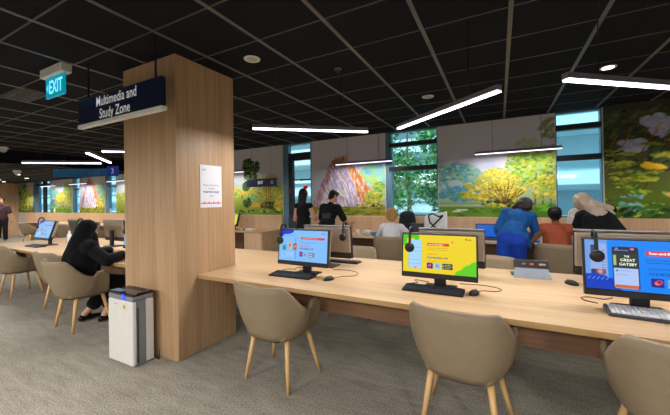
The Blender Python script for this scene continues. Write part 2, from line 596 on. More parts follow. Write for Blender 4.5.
def mural_peak(w, h):
    """A streaked lilac and orange peak above a strip of meadow."""
    p = Paint(w, h, .0135); sky(p)
    p.grad([(0, (140, 140, 40)), (.2, (150, 146, 46)), (.24, (170, 180, 190)), (.7, (184, 194, 204)), (1.1, (208, 206, 214)), (h, (202, 202, 206))])
    p.cloud(w * .86, .75, .3, .36, [(140, 200, 190), (110, 180, 210), (170, 200, 90), (150, 210, 160)], 120, .09, 0, 1.6, .5, .7)
    ax, az, zb = w * .44, 1.26, .2
    for _ in range(2300):
        t = RNG.uniform() ** .75
        z = az - (az - zb) * t
        half0, half1 = w * (.06 + .35 * t ** .75), w * (.06 + .45 * t ** .95)
        q = RNG.uniform(-1, 1)
        x = ax + (q * half0 if q < 0 else q * half1)
        if q > .52: cols = [(206, 120, 60), (224, 150, 90), (190, 100, 60), (236, 214, 200), (226, 170, 110)]
        elif t < .16: cols = [(150, 100, 70), (170, 120, 90), (196, 140, 100), (130, 90, 76)]
        elif q < -.75: cols = [(170, 120, 110), (186, 150, 160), (206, 190, 200), (150, 110, 120)]
        else: cols = [(212, 206, 226), (228, 222, 230), (186, 170, 206), (160, 142, 182), (242, 238, 240), (200, 152, 130), (176, 166, 204)]
        c = np.array(cols[RNG.integers(len(cols))]) + RNG.normal(0, 6, 3)
        ang = -1.15 - q * .25 if q > 0 else -1.05 + .35 * q + .2
        p.ell(x, z, .085 * RNG.uniform(.5, 1.3), .014, c, .85, ang + RNG.normal(0, .12))
    p.cloud(w * .86, .38, .22, .14, YEL + LGR, 200, .035); p.cloud(w * .93, .62, .12, .1, LGR, 50, .04)
    p.rect(0, w, 0, .19, (136, 138, 40)); p.cloud(w * .5, .09, w * .55, .09, [(150, 150, 44), (116, 126, 36), (166, 158, 60), (96, 112, 34)], 260, .08, 0, 4, .1)
    p.cloud(w * .8, .22, .3, .03, DGR + YEL, 60, .025)
    return p


def mural_dark(w, h):
    """A big dark leaning tree with sunlit yellow and green leaves."""
    p = Paint(w, h, .0135)
    p.grad([(0, (70, 96, 36)), (.3, (104, 124, 42)), (.7, (88, 98, 42)), (1.2, (62, 70, 46)), (h, (58, 62, 50))])
    p.cloud(w * .3, 1.2, w * .5, .5, DGR + [(76, 80, 50), (60, 60, 44), (104, 104, 70)], 1100, .045, .3, 2)
    for cx, cz in ((.62, 1.45), (.72, 1.3), (.95, 1.2), (1.15, 1.5), (1.02, .9), (1.3, 1.05), (.35, 1.1), (1.6, 1.3)):
        p.cloud(cx, cz, .16, .09, [(176, 180, 204), (160, 168, 196), (186, 188, 206)], 45, .05, 0, 1.8)
    for k in range(26):
        x = RNG.uniform(0, .9); z = RNG.uniform(.3, 1.3)
        p.line(x, z, x + .1, z + .2, .0075, BRN[RNG.integers(4)], .6)
    for k in range(40):
        x = RNG.uniform(0, w); z = RNG.uniform(.5, .98)
        p.cloud(x, z, .14, .02, [(206, 190, 30), (170, 176, 40), (120, 150, 40), (196, 200, 60)], 10, .055, -.15, 3, .2)
    p.cloud(.55, .78, .12, .02, [(236, 196, 30), (226, 180, 20)], 14, .07, -.4, 3, .1)
    p.cloud(w * .75, .62, .6, .16, [(160, 160, 40), (190, 180, 44), (140, 146, 40)], 220, .07, 0, 2.5, .2)
    for k in range(46):
        x = RNG.uniform(0, w); z = RNG.uniform(.02, .5)
        cols = [(150, 190, 40), (90, 150, 40), (60, 110, 40), (190, 210, 50)] if k % 4 else [(120, 190, 170), (150, 206, 190), (90, 160, 140)]
        p.cloud(x, z, .13, .025, cols, 11, .05, RNG.normal(0, .4), 3, .3)
    p.cloud(w * .5, .1, w * .5, .1, [(30, 60, 30), (46, 90, 36), (70, 120, 40)], 130, .05, .2, 2.5)
    for k in range(60):
        p.cloud(RNG.uniform(0, w), RNG.uniform(.5, 1.25), .09, .018, [(120, 140, 44), (150, 160, 50), (96, 120, 44), (170, 170, 60)], 12, .03, -.1, 2.6, .25)
    p.cloud(1.0, .36, .3, .03, [(236, 190, 130), (230, 210, 90), (220, 160, 100)], 40, .045, -.1, 3, .1)
    return p


def mural_wood(w, h):
    """Golden birches beside a stream with dark foliage overhead on the left."""
    p = Paint(w, h, .0135); sky(p)
    p.grad([(0, (110, 130, 40)), (.3, (150, 170, 60)), (.62, (170, 186, 130)), (.9, (180, 186, 196)), (1.2, (204, 203, 203)), (h, (202, 202, 206))])
    x0 = w - 1.25                                  # only the right end shows past the pillar
    p.cloud(x0 + .75, .9, .35, .1, [(180, 160, 90), (170, 160, 130), (190, 170, 80)], 60, .06, .5, 1.6, .4, .6)
    for x in np.linspace(0, w, 14): p.cloud(x, .56, .3, .16, YEL + LGR + [(210, 200, 120)], 330, .026, .6, 1.6)
    p.cloud(x0 + .25, .44, .2, .05, [(120, 170, 120), (150, 200, 150), (90, 160, 70)], 50, .05, 0, 3, .1)
    p.cloud(x0 + .45, .26, .36, .05, [(226, 170, 70), (214, 150, 60), (236, 196, 90)], 70, .045, 0, 3, .1)
    for x in (x0 + .72, x0 + .8, x0 + .86): p.line(x, .25, x + .02, .95, .014, (160, 110, 50), .8)
    p.cloud(x0 + .82, .24, .3, .08, BRN + DGR, 90, .04); p.cloud(x0 + .95, .2, .1, .1, DGR, 40, .03)
    p.cloud(x0 + 1.12, .26, .14, .16, YEL, 130, .03)
    p.rect(0, w, 0, .08, (120, 140, 40)); p.cloud(w * .5, .07, w * .5, .05, LGR + DGR, 300, .05, 0, 3, .2)
    for cx, cz, r in ((x0 + .14, 1.3, .18), (x0 + .36, 1.25, .16), (x0 + .1, 1.05, .12), (x0 + .06, .75, .12), (x0 + .3, .98, .1), (x0 + .08, .3, .12)):
        p.cloud(cx, cz, r, r * .9, DGR + [(96, 112, 44)], 70, .045, .3, 1.6)
    return p


def mural_green(w, h):
    p = Paint(w, h, .03); sky(p)
    p.cloud(w * .3, .8, w * .4, .55, DGR + LGR, 200, .08, 1.2, 2)
    p.cloud(w * .6, .6, w * .4, .4, LGR + YEL, 160, .07, 1.0, 2)
    p.rect(0, w, 0, .22, (110, 96, 40)); p.cloud(w * .5, .2, w * .5, .1, BRN + LGR, 80, .06)
    return p


def put_mural(p, x0, label):
    o = p.mesh('mural_panel', M['mural'])
    o.location = (x0, WALL - .006, 1.1)
    o.scale = (1, 1, 1)
    return prop(o, label, 'mural', 'landscape murals on the window wall')


HL, HM = LOWC - 1.1, CEIL - 1.1
put_mural(mural_green(1.6, HL), -20.3 + .02, 'painted green thicket mural in the far left corner beside the wooden end wall')
put_mural(mural_trees(1.84, HL), -17.06, 'painted yellow bush mural between the two far left blue windows')
put_mural(mural_peak(1.79, HL), -14.58, 'painted lilac peak mural seen beyond the seated woman, left of the wooden pillar')
put_mural(mural_wood(7.3, HM), -12.04, 'painted golden birch wood mural behind the small navy sign, right of the pillar')
put_mural(mural_peak(1.79, HM), -3.895, 'painted lilac and orange peak mural behind the man in the black T-shirt')
put_mural(mural_trees(1.86, HM), -1.03, 'painted yellow spreading tree mural behind the person in the blue suit')
put_mural(mural_dark(3.4, HM), 1.46, 'painted dark leaning tree mural at the right end of the wall')

# ================================================================== TABLES
def study_table(name, label, outline, legs, beam):
    t = thing(name, label, 'table')
    bm = bmesh.new()
    top = [bm.verts.new((x, y, TT)) for x, y in outline]
    bot = [bm.verts.new((x, y, TT - .035)) for x, y in outline]
    bm.faces.new(top); bm.faces.new(bot[::-1])
    n = len(outline)
    for i in range(n): bm.faces.new((top[i], bot[i], bot[(i + 1) % n], top[(i + 1) % n])).material_index = 1
    obj('tabletop', bm, [M['woodX'], M['woodE']], t)
    for y in (2.46, 3.08):
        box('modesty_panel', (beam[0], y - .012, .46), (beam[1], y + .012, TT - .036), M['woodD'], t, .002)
    for x0, x1, y0, y1 in legs:
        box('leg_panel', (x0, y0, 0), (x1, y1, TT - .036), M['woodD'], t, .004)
    return t


study_table('study_table', 'long oak study table running right from the wooden pillar',
            [(-2.617, 2.09), (2.6, 2.09), (2.6, 3.5), (-3.446, 3.5), (-3.446, 2.596), (-2.617, 2.596)],
            [(2.1, 2.5, 2.475, 3.065)], (-2.617, 2.4))
study_table('study_table', 'long oak study table left of the pillar where the woman in black sits',
            [(-8.2, 2.09), (-3.449, 2.09), (-3.449, 3.5), (-8.2, 3.5)],
            [(-7.1, -6.62, 2.475, 3.065)], (-8.0, -3.45))


def reading_desk(x0, x1, label, pedestal=None, splits=()):
    t = thing('reading_desk', label, 'desk', (0, 0, 0), 0, 'desks along the mural wall')
    box('desk_top', (x0, 5.5, TT - .03), (x1, 6.22, TT), M['woodX'], t, .003)
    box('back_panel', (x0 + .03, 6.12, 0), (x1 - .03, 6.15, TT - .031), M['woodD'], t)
    for x in [x0 + .001, x1 - .031] + list(splits):
        box('end_panel', (x, 5.54, 0), (x + .03, 6.2, TT - .031), M['woodX'], t)
    if pedestal:
        box('pedestal', (pedestal[0], 5.53, 0), (pedestal[1], 6.1, TT - .031), M['woodVd'], t, .003)
    return t


reading_desk(-17.0, -10.2, 'long oak desk against the mural wall left of the pillar', None, (-14.6, -13.6))
reading_desk(-9.6, -4.76, 'oak desk right of the pillar ending at the glazed door', (-5.3, -4.795), (-7.5,))
reading_desk(-3.3, 3.6, 'oak desk under the murals where the group of people gathers', None, (-.9, 1.4))


# ================================================================== CHAIRS
def smooth01(a, b, x):
    t = min(1, max(0, (x - a) / (b - a)))
    return t * t * (3 - 2 * t)


def chair_shell_bm():
    """Wrap-around tub: outer surface, inner surface and rolled rim in one closed skin. Back at -y."""
    def plan(t, lev):
        # t -1..1 round the U from left arm front to right arm front
        W0, D0, W1, D1 = .215, .20, .312, .27      # base and rim half width / depth of the back
        e = math.sin(lev * PI / 2) ** .75
        W = W0 + (W1 - W0) * e; D = D0 + (D1 - D0) * e
        fr = .19 - .025 * e
        a = abs(t); sg = 1 if t > 0 else -1
        if a > .55:
            k = (a - .55) / .45
            return Vector((sg * W * (1 - .03 * k), -.02 + (fr + .02) * k))
        th = a / .55 * PI / 2
        n = 2.7
        cx = abs(math.sin(th)) ** (2 / n) * W
        cy = abs(math.cos(th)) ** (2 / n) * D
        return Vector((sg * cx, -.02 - cy))

    def rim(t):
        a = abs(t)
        return .606 + .206 * (1 - smooth01(.27, .585, a)) + .046 * smooth01(.585, .72, a) - .03 * smooth01(.8, 1, a) ** 2
    NT, NV, th = 64, 9, .036
    bm = bmesh.new()
    cols = []
    for i in range(NT + 1):
        t = -1 + 2 * i / NT
        h = rim(t)
        lean = .055 * (1 - smooth01(.2, .6, abs(t)))
        outer, inner = [], []
        for j in range(NV + 1):
            v = j / NV
            z = .378 + (h - .378) * v
            p = plan(t, v)
            q = plan(t + .004, v) - plan(t - .004, v)
            q.normalize()
            nrm = Vector((-q.y, q.x))
            if nrm.dot(Vector((0, .02)) - p) < 0: nrm = -nrm
            y = p.y - lean * v
            outer.append(Vector((p.x, y, z)))
            inner.append(Vector((p.x + nrm.x * th, y + nrm.y * th, z)))
        top = (outer[-1] + inner[-1]) / 2 + Vector((0, 0, .014))
        cols.append([bm.verts.new(c) for c in outer + [top] + inner[::-1]])
    m = len(cols[0])
    for a, b in zip(cols, cols[1:]):
        for k in range(m - 1): bm.faces.new((a[k], b[k], b[k + 1], a[k + 1]))
        bm.faces.new((a[m - 1], b[m - 1], b[0], a[0]))
    bm.faces.new(cols[0]); bm.faces.new(cols[-1][::-1])
    # underside pan
    ring = [c[0] for c in cols]
    low = [bm.verts.new((v.co.x * .86, v.co.y * .86 + .0, .358)) for v in ring]
    for k in range(len(ring) - 1): bm.faces.new((ring[k], low[k], low[k + 1], ring[k + 1]))
    bm.faces.new(low)
    return bm


def make_chair(label, group, fm='fabric'):
    t = thing('tub_chair', label, 'chair', (0, 0, 0), 0, group)
    obj('shell', chair_shell_bm(), M[fm], t, True)
    bm = bmesh.new()
    bx(bm, (-.205, -.2, .37), (.205, .235, .462), .045, 4)
    obj('seat', bm, M[fm], t, True)
    for sx in (-1, 1):
        for ty, by in ((.14, .20), (-.12, -.18)):
            bm = bmesh.new()
            ox = .262 if ty > 0 else .222
            tube(bm, [(sx * .17, ty, .38), (sx * (.17 + ox) / 2, (ty + by) / 2, .19), (sx * ox, by, 0)], [.021, .018, .0125], 12)
            obj('leg', bm, M['leg'], t, True)
    return t


NEAR = 'tub chairs at the long study tables'
WALLC = 'tub chairs at the wall desks'
ch = make_chair('taupe tub chair nearest the pillar, facing the white screened monitor', NEAR)
ch.location = (-1.645, 2.12, 0); ch.rotation_euler = (0, 0, -.05)
CH = [((-.225, 2.19), -.1, 'taupe tub chair in front of the yellow screen', NEAR),
      ((.775, 2.12), -.12, 'taupe tub chair cut off at the bottom right corner', NEAR),
      ((-4.49, 1.95), -.03, 'taupe tub chair the seated woman in black is sitting on', NEAR),
      ((-5.43, 2.19), .02, 'empty taupe tub chair just behind the seated woman', NEAR),
      ((-7.02, 2.19), .0, 'leftmost empty taupe tub chair at the left study table', NEAR),
      ((-1.68, 3.62), PI + .1, 'pale tub chair tucked in on the far side behind the white screened monitor', NEAR),
      ((-.17, 3.53), PI - .3, 'pale tub chair behind the yellow screen, left of the folded tablet', NEAR),
      ((-1.69, 5.4), .03, 'tub chair the blond person is sitting on', WALLC),
      ((.73, 5.3), -.12, 'tub chair with the person in the rust top', WALLC),
      ((-15.3, 5.1), .1, 'far tub chair nearest the walking man, at the wall desk', WALLC),
      ((-13.35, 5.15), -.1, 'far tub chair seen past the leftmost slanted monitor', WALLC),
      ((-12.45, 5.1), .15, 'far tub chair seen just left of the head of the seated woman', WALLC),
      ((-10.9, 5.2), 0, 'far tub chair seen between the seated woman and the grey monitor back', WALLC)]
for (x, y), rz, lab, g in CH:
    c = dup(ch, (x, y, 0), rz, lab, g)


# ================================================================== COMPUTERS
W_, H_ = .56, .32


def scr_base(bg):
    p = Paint(W_ - .022, H_ - .03, .0026)
    p.grad([(0, bg), (1, bg)])
    return p


def bars(p, x, z, w, h, c, n=14):
    """A line of small print too fine to read."""
    q = x
    for _ in range(n):
        d = RNG.uniform(.4, 1.2) * w / n
        p.rect(q, q + d * .75, z, z + h, c); q += d
        if q > x + w: break


def screen_white():
    p = scr_base((128, 190, 250)); w, h = p.w, p.h
    for a, b, r in ((.03, .96, .06), (.1, .98, .06), (.17, .97, .05), (.05, .88, .04), (.22, .95, .035), (.03, .84, .04), (.26, .99, .04)): p.ell(w * a, h * b, r * .62, r * .62, (20, 50, 200))
    p.line(w * .14, h * .82, w * .34, h * .82, .0016, (70, 110, 170)); p.line(w * .355, h * .79, w * .355, h * .05, .0016, (70, 110, 170))
    p.rrect(w * .35 + .06, w * .95, h * .71, h * .785, .011, (214, 60, 70)); bars(p, w * .5, h * .735, w * .4, .006, (240, 190, 196), 18)
    p.rrect(w * .07, w * .15, h * .33, h * .5, .006, (60, 170, 110)); p.rect(w * .085, w * .135, h * .36, h * .43, (40, 110, 190))
    p.rrect(w * .2, w * .26, h * .38, h * .6, .006, (226, 170, 120)); p.ell(w * .23, h * .5, .008, .012, (110, 70, 60))
    p.rrect(w * .3, w * .38, h * .35, h * .58, .006, (190, 90, 80)); p.ell(w * .34, h * .47, .008, .012, (230, 160, 140))
    p.rrect(w * .08, w * .31, h * .1, h * .27, .008, (150, 204, 252)); p.ell(w * .12, h * .21, .007, .007, (60, 100, 200))
    bars(p, w * .16, h * .2, w * .13, .004, (90, 130, 200), 7); bars(p, w * .12, h * .13, w * .17, .004, (90, 130, 200), 8)
    bars(p, w * .45, h * .61, w * .46, .004, (80, 120, 190), 20); bars(p, w * .45, h * .565, w * .3, .004, (80, 120, 190), 14)
    bars(p, w * .44, h * .48, w * .2, .006, (220, 90, 90), 8)
    p.rrect(w * .44, w * .51, h * .16, h * .31, .006, (80, 30, 150)); p.ell(w * .475, h * .23, .01, .012, (226, 60, 130))
    p.rect(w * .535, w * .61, h * .16, h * .3, (150, 180, 220)); bars(p, w * .54, h * .2, w * .06, .014, (80, 110, 160), 5)
    p.rect(w * .63, w * .75, h * .15, h * .3, (110, 130, 160)); bars(p, w * .64, h * .24, w * .1, .008, (210, 220, 235), 6); bars(p, w * .64, h * .17, w * .1, .008, (210, 220, 235), 6)
    p.rect(w * .88, w * .905, h * .9, h * .93, (210, 60, 60)); bars(p, w * .91, h * .9, w * .06, .006, (60, 70, 90), 4)
    return p, [('NLB MOBILE APP', .034 * .62, (w * .44, h * .41), (60, 70, 140))]


def screen_yellow():
    p = scr_base((240, 212, 30)); w, h = p.w, p.h
    p.rect(0, w * .24, h * .91, h, (80, 200, 30)); p.rect(0, w * .06, h * .72, h, (80, 200, 30))
    for a, b, r in ((.02, .76, .02), (.2, .92, .02), (.05, .72, .015)): p.ell(w * a, h * b, r, r, (80, 200, 30))
    for a, b, r in ((.85, .0, .05), (.92, .07, .06), (.98, .12, .06), (1, .2, .05), (.79, 0, .035)): p.ell(w * a, h * b, r, r, (96, 208, 30))
    p.rrect(w * .08, w * .275, h * .09, h * .86, .008, (120, 190, 240)); p.rrect(w * .088, w * .267, h * .1, h * .85, .006, (166, 216, 250))
    for k in range(6): p.rect(w * .09, w * .265, h * (.22 + .11 * k), h * (.225 + .11 * k), (110, 170, 226))
    p.ell(w * .18, h * .13, .008, .006, (226, 80, 80)); p.ell(w * .2, h * .14, .006, .006, (250, 160, 150))
    p.rrect(w * .345, w * .655, h * .72, h * .79, .011, (224, 60, 40)); bars(p, w * .36, h * .74, w * .28, .008, (250, 220, 200), 20)
    p.ell(w * .695, h * .83, .006, .006, (240, 90, 30))
    bars(p, w * .345, h * .655, w * .39, .004, (120, 110, 40), 22); bars(p, w * .345, h * .61, w * .36, .004, (120, 110, 40), 20)
    bars(p, w * .345, h * .49, w * .17, .005, (230, 120, 40), 8)
    bars(p, w * .345, h * .31, w * .42, .003, (130, 120, 50), 20)
    p.rrect(w * .345, w * .43, h * .12, h * .27, .006, (50, 30, 160)); p.ell(w * .38, h * .19, .011, .011, (226, 60, 120)); p.ell(w * .395, h * .215, .006, .006, (240, 150, 60))
    p.rrect(w * .455, w * .535, h * .12, h * .27, .004, (140, 196, 236)); bars(p, w * .465, h * .17, w * .06, .016, (90, 150, 210), 5)
    for z in (.12, .2): p.rrect(w * .56, w * .7, h * z, h * (z + .07), .003, (30, 40, 50)); bars(p, w * .595, h * (z + .02), w * .09, .008, (160, 170, 180), 6); p.ell(w * .575, h * (z + .035), .005, .005, (80, 200, 160))
    p.rect(w * .86, w * .88, h * .9, h * .94, (226, 70, 30)); bars(p, w * .885, h * .9, w * .06, .008, (90, 80, 60), 4)
    return p, [('NLB MOBILE APP', .034 * .62, (w * .345, h * .405), (40, 50, 120))]


def screen_blue():
    p = scr_base((0, 132, 246)); w, h = p.w, p.h
    p.rect(0, w * .2, h * .14, h, (110, 160, 230)); p.rrect(w * .045, w * .19, h * .3, h * .92, .006, (150, 176, 230))
    p.rect(w * .05, w * .12, h * .66, h * .9, (60, 70, 110))
    for k in range(7): p.rect(w * .145, w * .18, h * (.42 + .06 * k), h * (.43 + .06 * k), (60, 80, 140))
    p.rect(w * .05, w * .18, h * .3, h * .4, (120, 80, 130)); p.ell(w * .13, h * .35, .012, .012, (230, 150, 110)); p.ell(w * .07, h * .35, .012, .012, (60, 50, 80))
    for a, b, r in ((.02, .16, .04), (.08, .2, .035), (.14, .15, .04), (.2, .12, .035), (.05, .06, .06), (.16, .04, .05), (.26, .03, .025)): p.ell(w * a, h * b, r, r, (0, 60, 190))
    for k in range(5): p.line(w * (.02 + .04 * k), h * .19, w * (.04 + .04 * k), h * .24, .0016, (110, 170, 250))
    p.rrect(w * .24, w * .46, h * .03, h * .87, .012, (28, 34, 62)); p.rrect(w * .25, w * .45, h * .04, h * .5, .008, (176, 200, 248))
    p.rect(w * .25, w * .45, h * .44, h * .74, (42, 52, 50)); p.rect(w * .25, w * .272, h * .5, h * .7, (170, 190, 120))
    bars(p, w * .26, h * .79, w * .16, .006, (150, 150, 190), 7); p.ell(w * .28, h * .83, .008, .008, (110, 130, 190)); p.ell(w * .41, h * .83, .01, .007, (210, 120, 140))
    p.ell(w * .275, h * .39, .006, .006, (100, 110, 170)); bars(p, w * .29, h * .385, w * .14, .004, (110, 130, 190), 9); bars(p, w * .26, h * .31, w * .17, .003, (120, 140, 200), 9)
    p.rect(w * .255, w * .45, h * .05, h * .115, (206, 104, 50))
    p.rrect(w * .52, w * .95, h * .71, h * .81, .014, (222, 46, 70))
    bars(p, w * .52, h * .625, w * .44, .004, (0, 84, 190), 20); bars(p, w * .52, h * .57, w * .4, .004, (0, 84, 190), 18)
    p.rrect(w * .55, w * .65, h * .11, h * .28, .005, (40, 30, 140)); p.rrect(w * .575, w * .62, h * .16, h * .22, .005, (240, 130, 50)); p.ell(w * .615, h * .215, .014, .012, (230, 60, 90)); p.ell(w * .615, h * .215, .007, .006, (40, 30, 140))
    p.rrect(w * .68, w * .77, h * .11, h * .27, .003, (130, 180, 240)); bars(p, w * .69, h * .15, w * .07, .025, (60, 100, 170), 6)
    p.rrect(w * .8, w * .95, h * .11, h * .27, .003, (30, 50, 90))
    return p, [('NLB MOBILE APP', .0215, (w * .535, h * .36), (0, 60, 160)), ('Scan-and-Borrow', .02, (w * .545, h * .76), (250, 226, 230)),
               ('YOUR DIGITAL LIBRARY', .0105, (w * .535, h * .46), (0, 70, 170)),
               ('THE', .013, (w * .34, h * .68), (214, 224, 204)), ('GREAT', .022, (w * .305, h * .605), (214, 224, 204)), ('GATSBY', .022, (w * .295, h * .52), (214, 224, 204))]


def screen_mixed():
    p = scr_base((110, 176, 246)); w, h = p.w, p.h
    p.rect(0, w * .35, 0, h, (240, 214, 60)); p.rect(0, w * .3, h * .8, h, (60, 180, 60)); p.rrect(w * .2, w * .7, h * .05, h * .9, .01, (120, 184, 250))
    bars(p, w * .3, h * .6, w * .3, .01, (70, 110, 200), 8); p.rect(w * .75, w, 0, h, (230, 214, 60)); p.rect(w * .7, w, h * .85, h, (70, 180, 60))
    return p, []


TM = {}


def tmat(c):
    if c not in TM: TM[c] = mat('screen_lettering', c, .5, var=0, emit=c, es=.8)
    return TM[c]


def make_monitor(label, scr, back='backcov', tilt=.1, group='all-in-one computers on the study tables', lip='greycov'):
    """Base on the local origin, screen faces -y."""
    t = thing('desktop_computer', label, 'computer', (0, 0, 0), 0, group)
    R = Matrix.Rotation(-tilt, 4, 'X')
    T = Matrix.Translation((0, -.02, .265)) @ R

    def placed(o):
        o.matrix_local = T
        return o
    bm = bmesh.new()
    bx(bm, (-W_ / 2, -.014, -H_ / 2 - .012), (W_ / 2, .012, H_ / 2), .004, 2)
    bx(bm, (-W_ / 2, -.018, -H_ / 2 - .016), (W_ / 2, .014, -H_ / 2 + .02), .003, 2)
    placed(obj('bezel', bm, M['black'], t))
    bm = bmesh.new()
    bx(bm, (-W_ / 2 + .004, .0125, -H_ / 2 + .05), (W_ / 2 - .004, .05, H_ / 2 - .004), .012, 3)
    placed(obj('back_cover', bm, M[back], t))
    bm = bmesh.new()
    bx(bm, (-W_ / 2 + .006, .0125, -H_ / 2 - .012), (W_ / 2 - .006, .046, -H_ / 2 + .049), .006, 2)
    bx(bm, (-.03, .0465, -H_ / 2 + .008), (.03, .05, -H_ / 2 + .03), .001, 1, 1)
    placed(obj('lower_back_panel', bm, [M['black'], M['silver']], t))
    bm = bmesh.new()
    bx(bm, (-W_ / 2, .0, H_ / 2 + .0005), (W_ / 2, .05, H_ / 2 + .012), .004, 2)
    placed(obj('top_cover', bm, M[lip], t))
    p, words_ = scr()
    s = placed(p.mesh('screen', M['screen'], t, (-W_ / 2 + .011, -.0152, -H_ / 2 + .024)))
    for body, size, (x, z), c in words_:
        text('lettering', body, size, tmat(c), s, (-W_ / 2 + .011 + x, -.0162, -H_ / 2 + .024 + z), (PI / 2, 0, 0), 'LEFT', 1.0, .0004)
    bm = bmesh.new()
    bx(bm, (-.045, .03, .012), (.045, .06, .27), .008, 2)
    obj('stand_neck', bm, M['black'], t)
    bm = bmesh.new()
    bx(bm, (-.12, -.07, 0), (.12, .12, .013), .005, 2)
    obj('stand_base', bm, M['black'], t)
    return t


LAB = 'computer'
m1 = make_monitor('computer nearest the pillar with a pale blue page on its screen', screen_white)
m1.location = (-1.66, 2.53, TT)
m2 = make_monitor('computer with the yellow page on its screen', screen_yellow)
m2.location = (-.425, 2.535, TT)
m3 = make_monitor('computer with the bright blue page at the right edge of the photo', screen_blue)
m3.location = (.75, 2.525, TT); m3.rotation_euler = (0, 0, .015); m3.scale = (1.03, 1, 1.03)
b1 = dup(m1, (-1.655, 2.98, TT), PI, 'computer seen from behind past the pale blue screen, headset on its back')
b2 = dup(m2, (-.395, 3.0, TT), PI, 'computer seen from behind past the yellow screen')
b3 = dup(m3, (.80, 3.06, TT), PI - .02, 'computer seen from behind past the bright blue screen')
l1 = make_monitor('slanted pale blue screen at the far left table end, leftmost computer', screen_white, 'backcov', .3)
l1.location = (-7.0, 2.53, TT)
l2 = make_monitor('computer behind the head of the seated woman, yellow, green and blue page', screen_mixed, 'greycov', .26)
l2.location = (-5.67, 2.535, TT)
l3 = dup(m1, (-4.32, 2.535, TT), 0, 'computer half hidden by the left side of the pillar')
dup(l2, (-6.82, 2.93, TT), PI, 'dark computer back seen just left of the head of the seated woman')
dup(m1, (-5.66, 2.93, TT), PI, 'grey computer back seen between the seated woman and the pillar')
small = dup(l2, (-5.98, 5.85, TT), -.25, 'small computer on the wall desk at the right edge of the pillar', 'computers on the wall desks')
lap = thing('laptop', 'open laptop with a blue screen left of the person in the blue suit', 'laptop', (-.2, 5.86, TT), 0)
box('keyboard_deck', (-.17, -.12, 0), (.17, .1, .018), M['dgrey'], lap, .004)
bm = bmesh.new(); bx(bm, (-.17, .1, .018), (.17, .112, .25), .004); obj('lid', bm, M['black'], lap)
p = Paint(.31, .2, .01); p.grad([(0, (20, 90, 200)), (1, (60, 150, 240))])
p.mesh('screen', M['screen'], lap, (-.155, .0985, .035))


def make_keyboard(label, km, fm):
    t = thing('keyboard', label, 'keyboard', (0, 0, 0), 0, 'keyboards on the study tables')
    bm = bmesh.new()
    vs = bx(bm, (-.222, -.07, 0), (.222, .07, .014))
    for v in vs:
        if v.co.y > 0 and v.co.z > .01: v.co.z += .012
    bmesh.ops.bevel(bm, geom=bm.edges[:], offset=.003, segments=2, affect='EDGES')
    obj('case', bm, M[fm], t)
    bm = bmesh.new()
    for r in range(6):
        y = -.055 + r * .0195
        n = 19
        k = 0
        while k < n:
            wd = 5 if (r == 0 and k == 4) else 1
            x0 = -.208 + k * .0218
            z = .0145 + (y + .07) / .14 * .012
            bx(bm, (x0 + .002, y + .002, z - .002), (x0 + .0218 * wd - .002, y + .0175, z + .0065))
            k += wd
    obj('keys', bm, M[km], t)
    return t


kb = make_keyboard('black keyboard under the pale blue screen', 'key', 'black'); kb.location = (-1.73, 2.42, TT); kb.rotation_euler = (0, 0, .03)
dup(kb, (-.46, 2.46, TT), .0, 'black keyboard under the yellow screen')
dup(kb, (-6.95, 2.36, TT), 0, 'black keyboard in front of the leftmost slanted screen')
dup(kb, (-1.6, 3.2, TT), PI, 'black keyboard behind the pale blue screen, on the far side')
kb3 = make_keyboard('silver keyboard with pale keys under the bright blue screen', 'pale_key', 'dgrey')
kb3.location = (.80, 2.44, TT); kb3.rotation_euler = (0, 0, -.06); kb3.scale = (1.08, 1.15, 1.2)


def make_mouse(label):
    t = thing('computer_mouse', label, 'mouse', (0, 0, 0), 0, 'computer mice on the table')
    bm = bmesh.new()
    bmesh.ops.create_uvsphere(bm, u_segments=18, v_segments=10, radius=1)
    for v in bm.verts:
        v.co = Vector((v.co.x * .031, v.co.y * .054, max(v.co.z, -.25) * .03 + .0076))
    obj('shell', bm, M['black'], t, True)
    bm = bmesh.new(); bx(bm, (-.003, .015, .03), (.003, .034, .0375), .001)
    obj('wheel', bm, M['grey'], t)
    return t


ms = make_mouse('black mouse right of the keyboard under the pale blue screen'); ms.location = (-1.345, 2.43, TT); ms.rotation_euler = (0, 0, -.5)
dup(ms, (-.175, 2.5, TT), -.4, 'black mouse beside the keyboard under the yellow screen')
dup(ms, (.5, 3.1, TT), .8, 'black mouse between the folded tablet and the bright blue screen')


def make_headset(label, k=1.0):
    """Hung over a monitor's top edge: local origin at the edge, one cup in front (-y), one behind."""
    t = thing('headset', label, 'headset', (0, 0, 0), 0, 'headsets hung on the computers')
    bm = bmesh.new()
    pts = []
    for i in range(17):
        a = PI * i / 16
        pts.append((0, -math.cos(a) * .05, .008 + math.sin(a) * .012 - .115 * abs(math.cos(a)) ** 4))
    tube(bm, pts, .0105, 8)
    obj('headband', bm, M['black'], t, True)
    for sgn in (-1, 1):
        bm = bmesh.new()
        lathe(bm, [(.006, -.012), (.032, -.012), (.038, -.004), (.038, .006), (.03, .013), (.006, .014)], 20)
        bmesh.ops.transform(bm, matrix=Matrix.Translation((0, sgn * .058, -.132)) @ Matrix.Rotation(PI / 2, 4, 'X'), verts=bm.verts)
        obj('ear_cup', bm, M['black'], t, True)
    return t


def edge_pos(root, dx):
    R = Matrix.Rotation(root.rotation_euler.z, 4, 'Z')
    v = R @ Vector((dx, .015, (.265 + H_ / 2 + .027) * root.scale.z))
    return Vector(root.location) + v


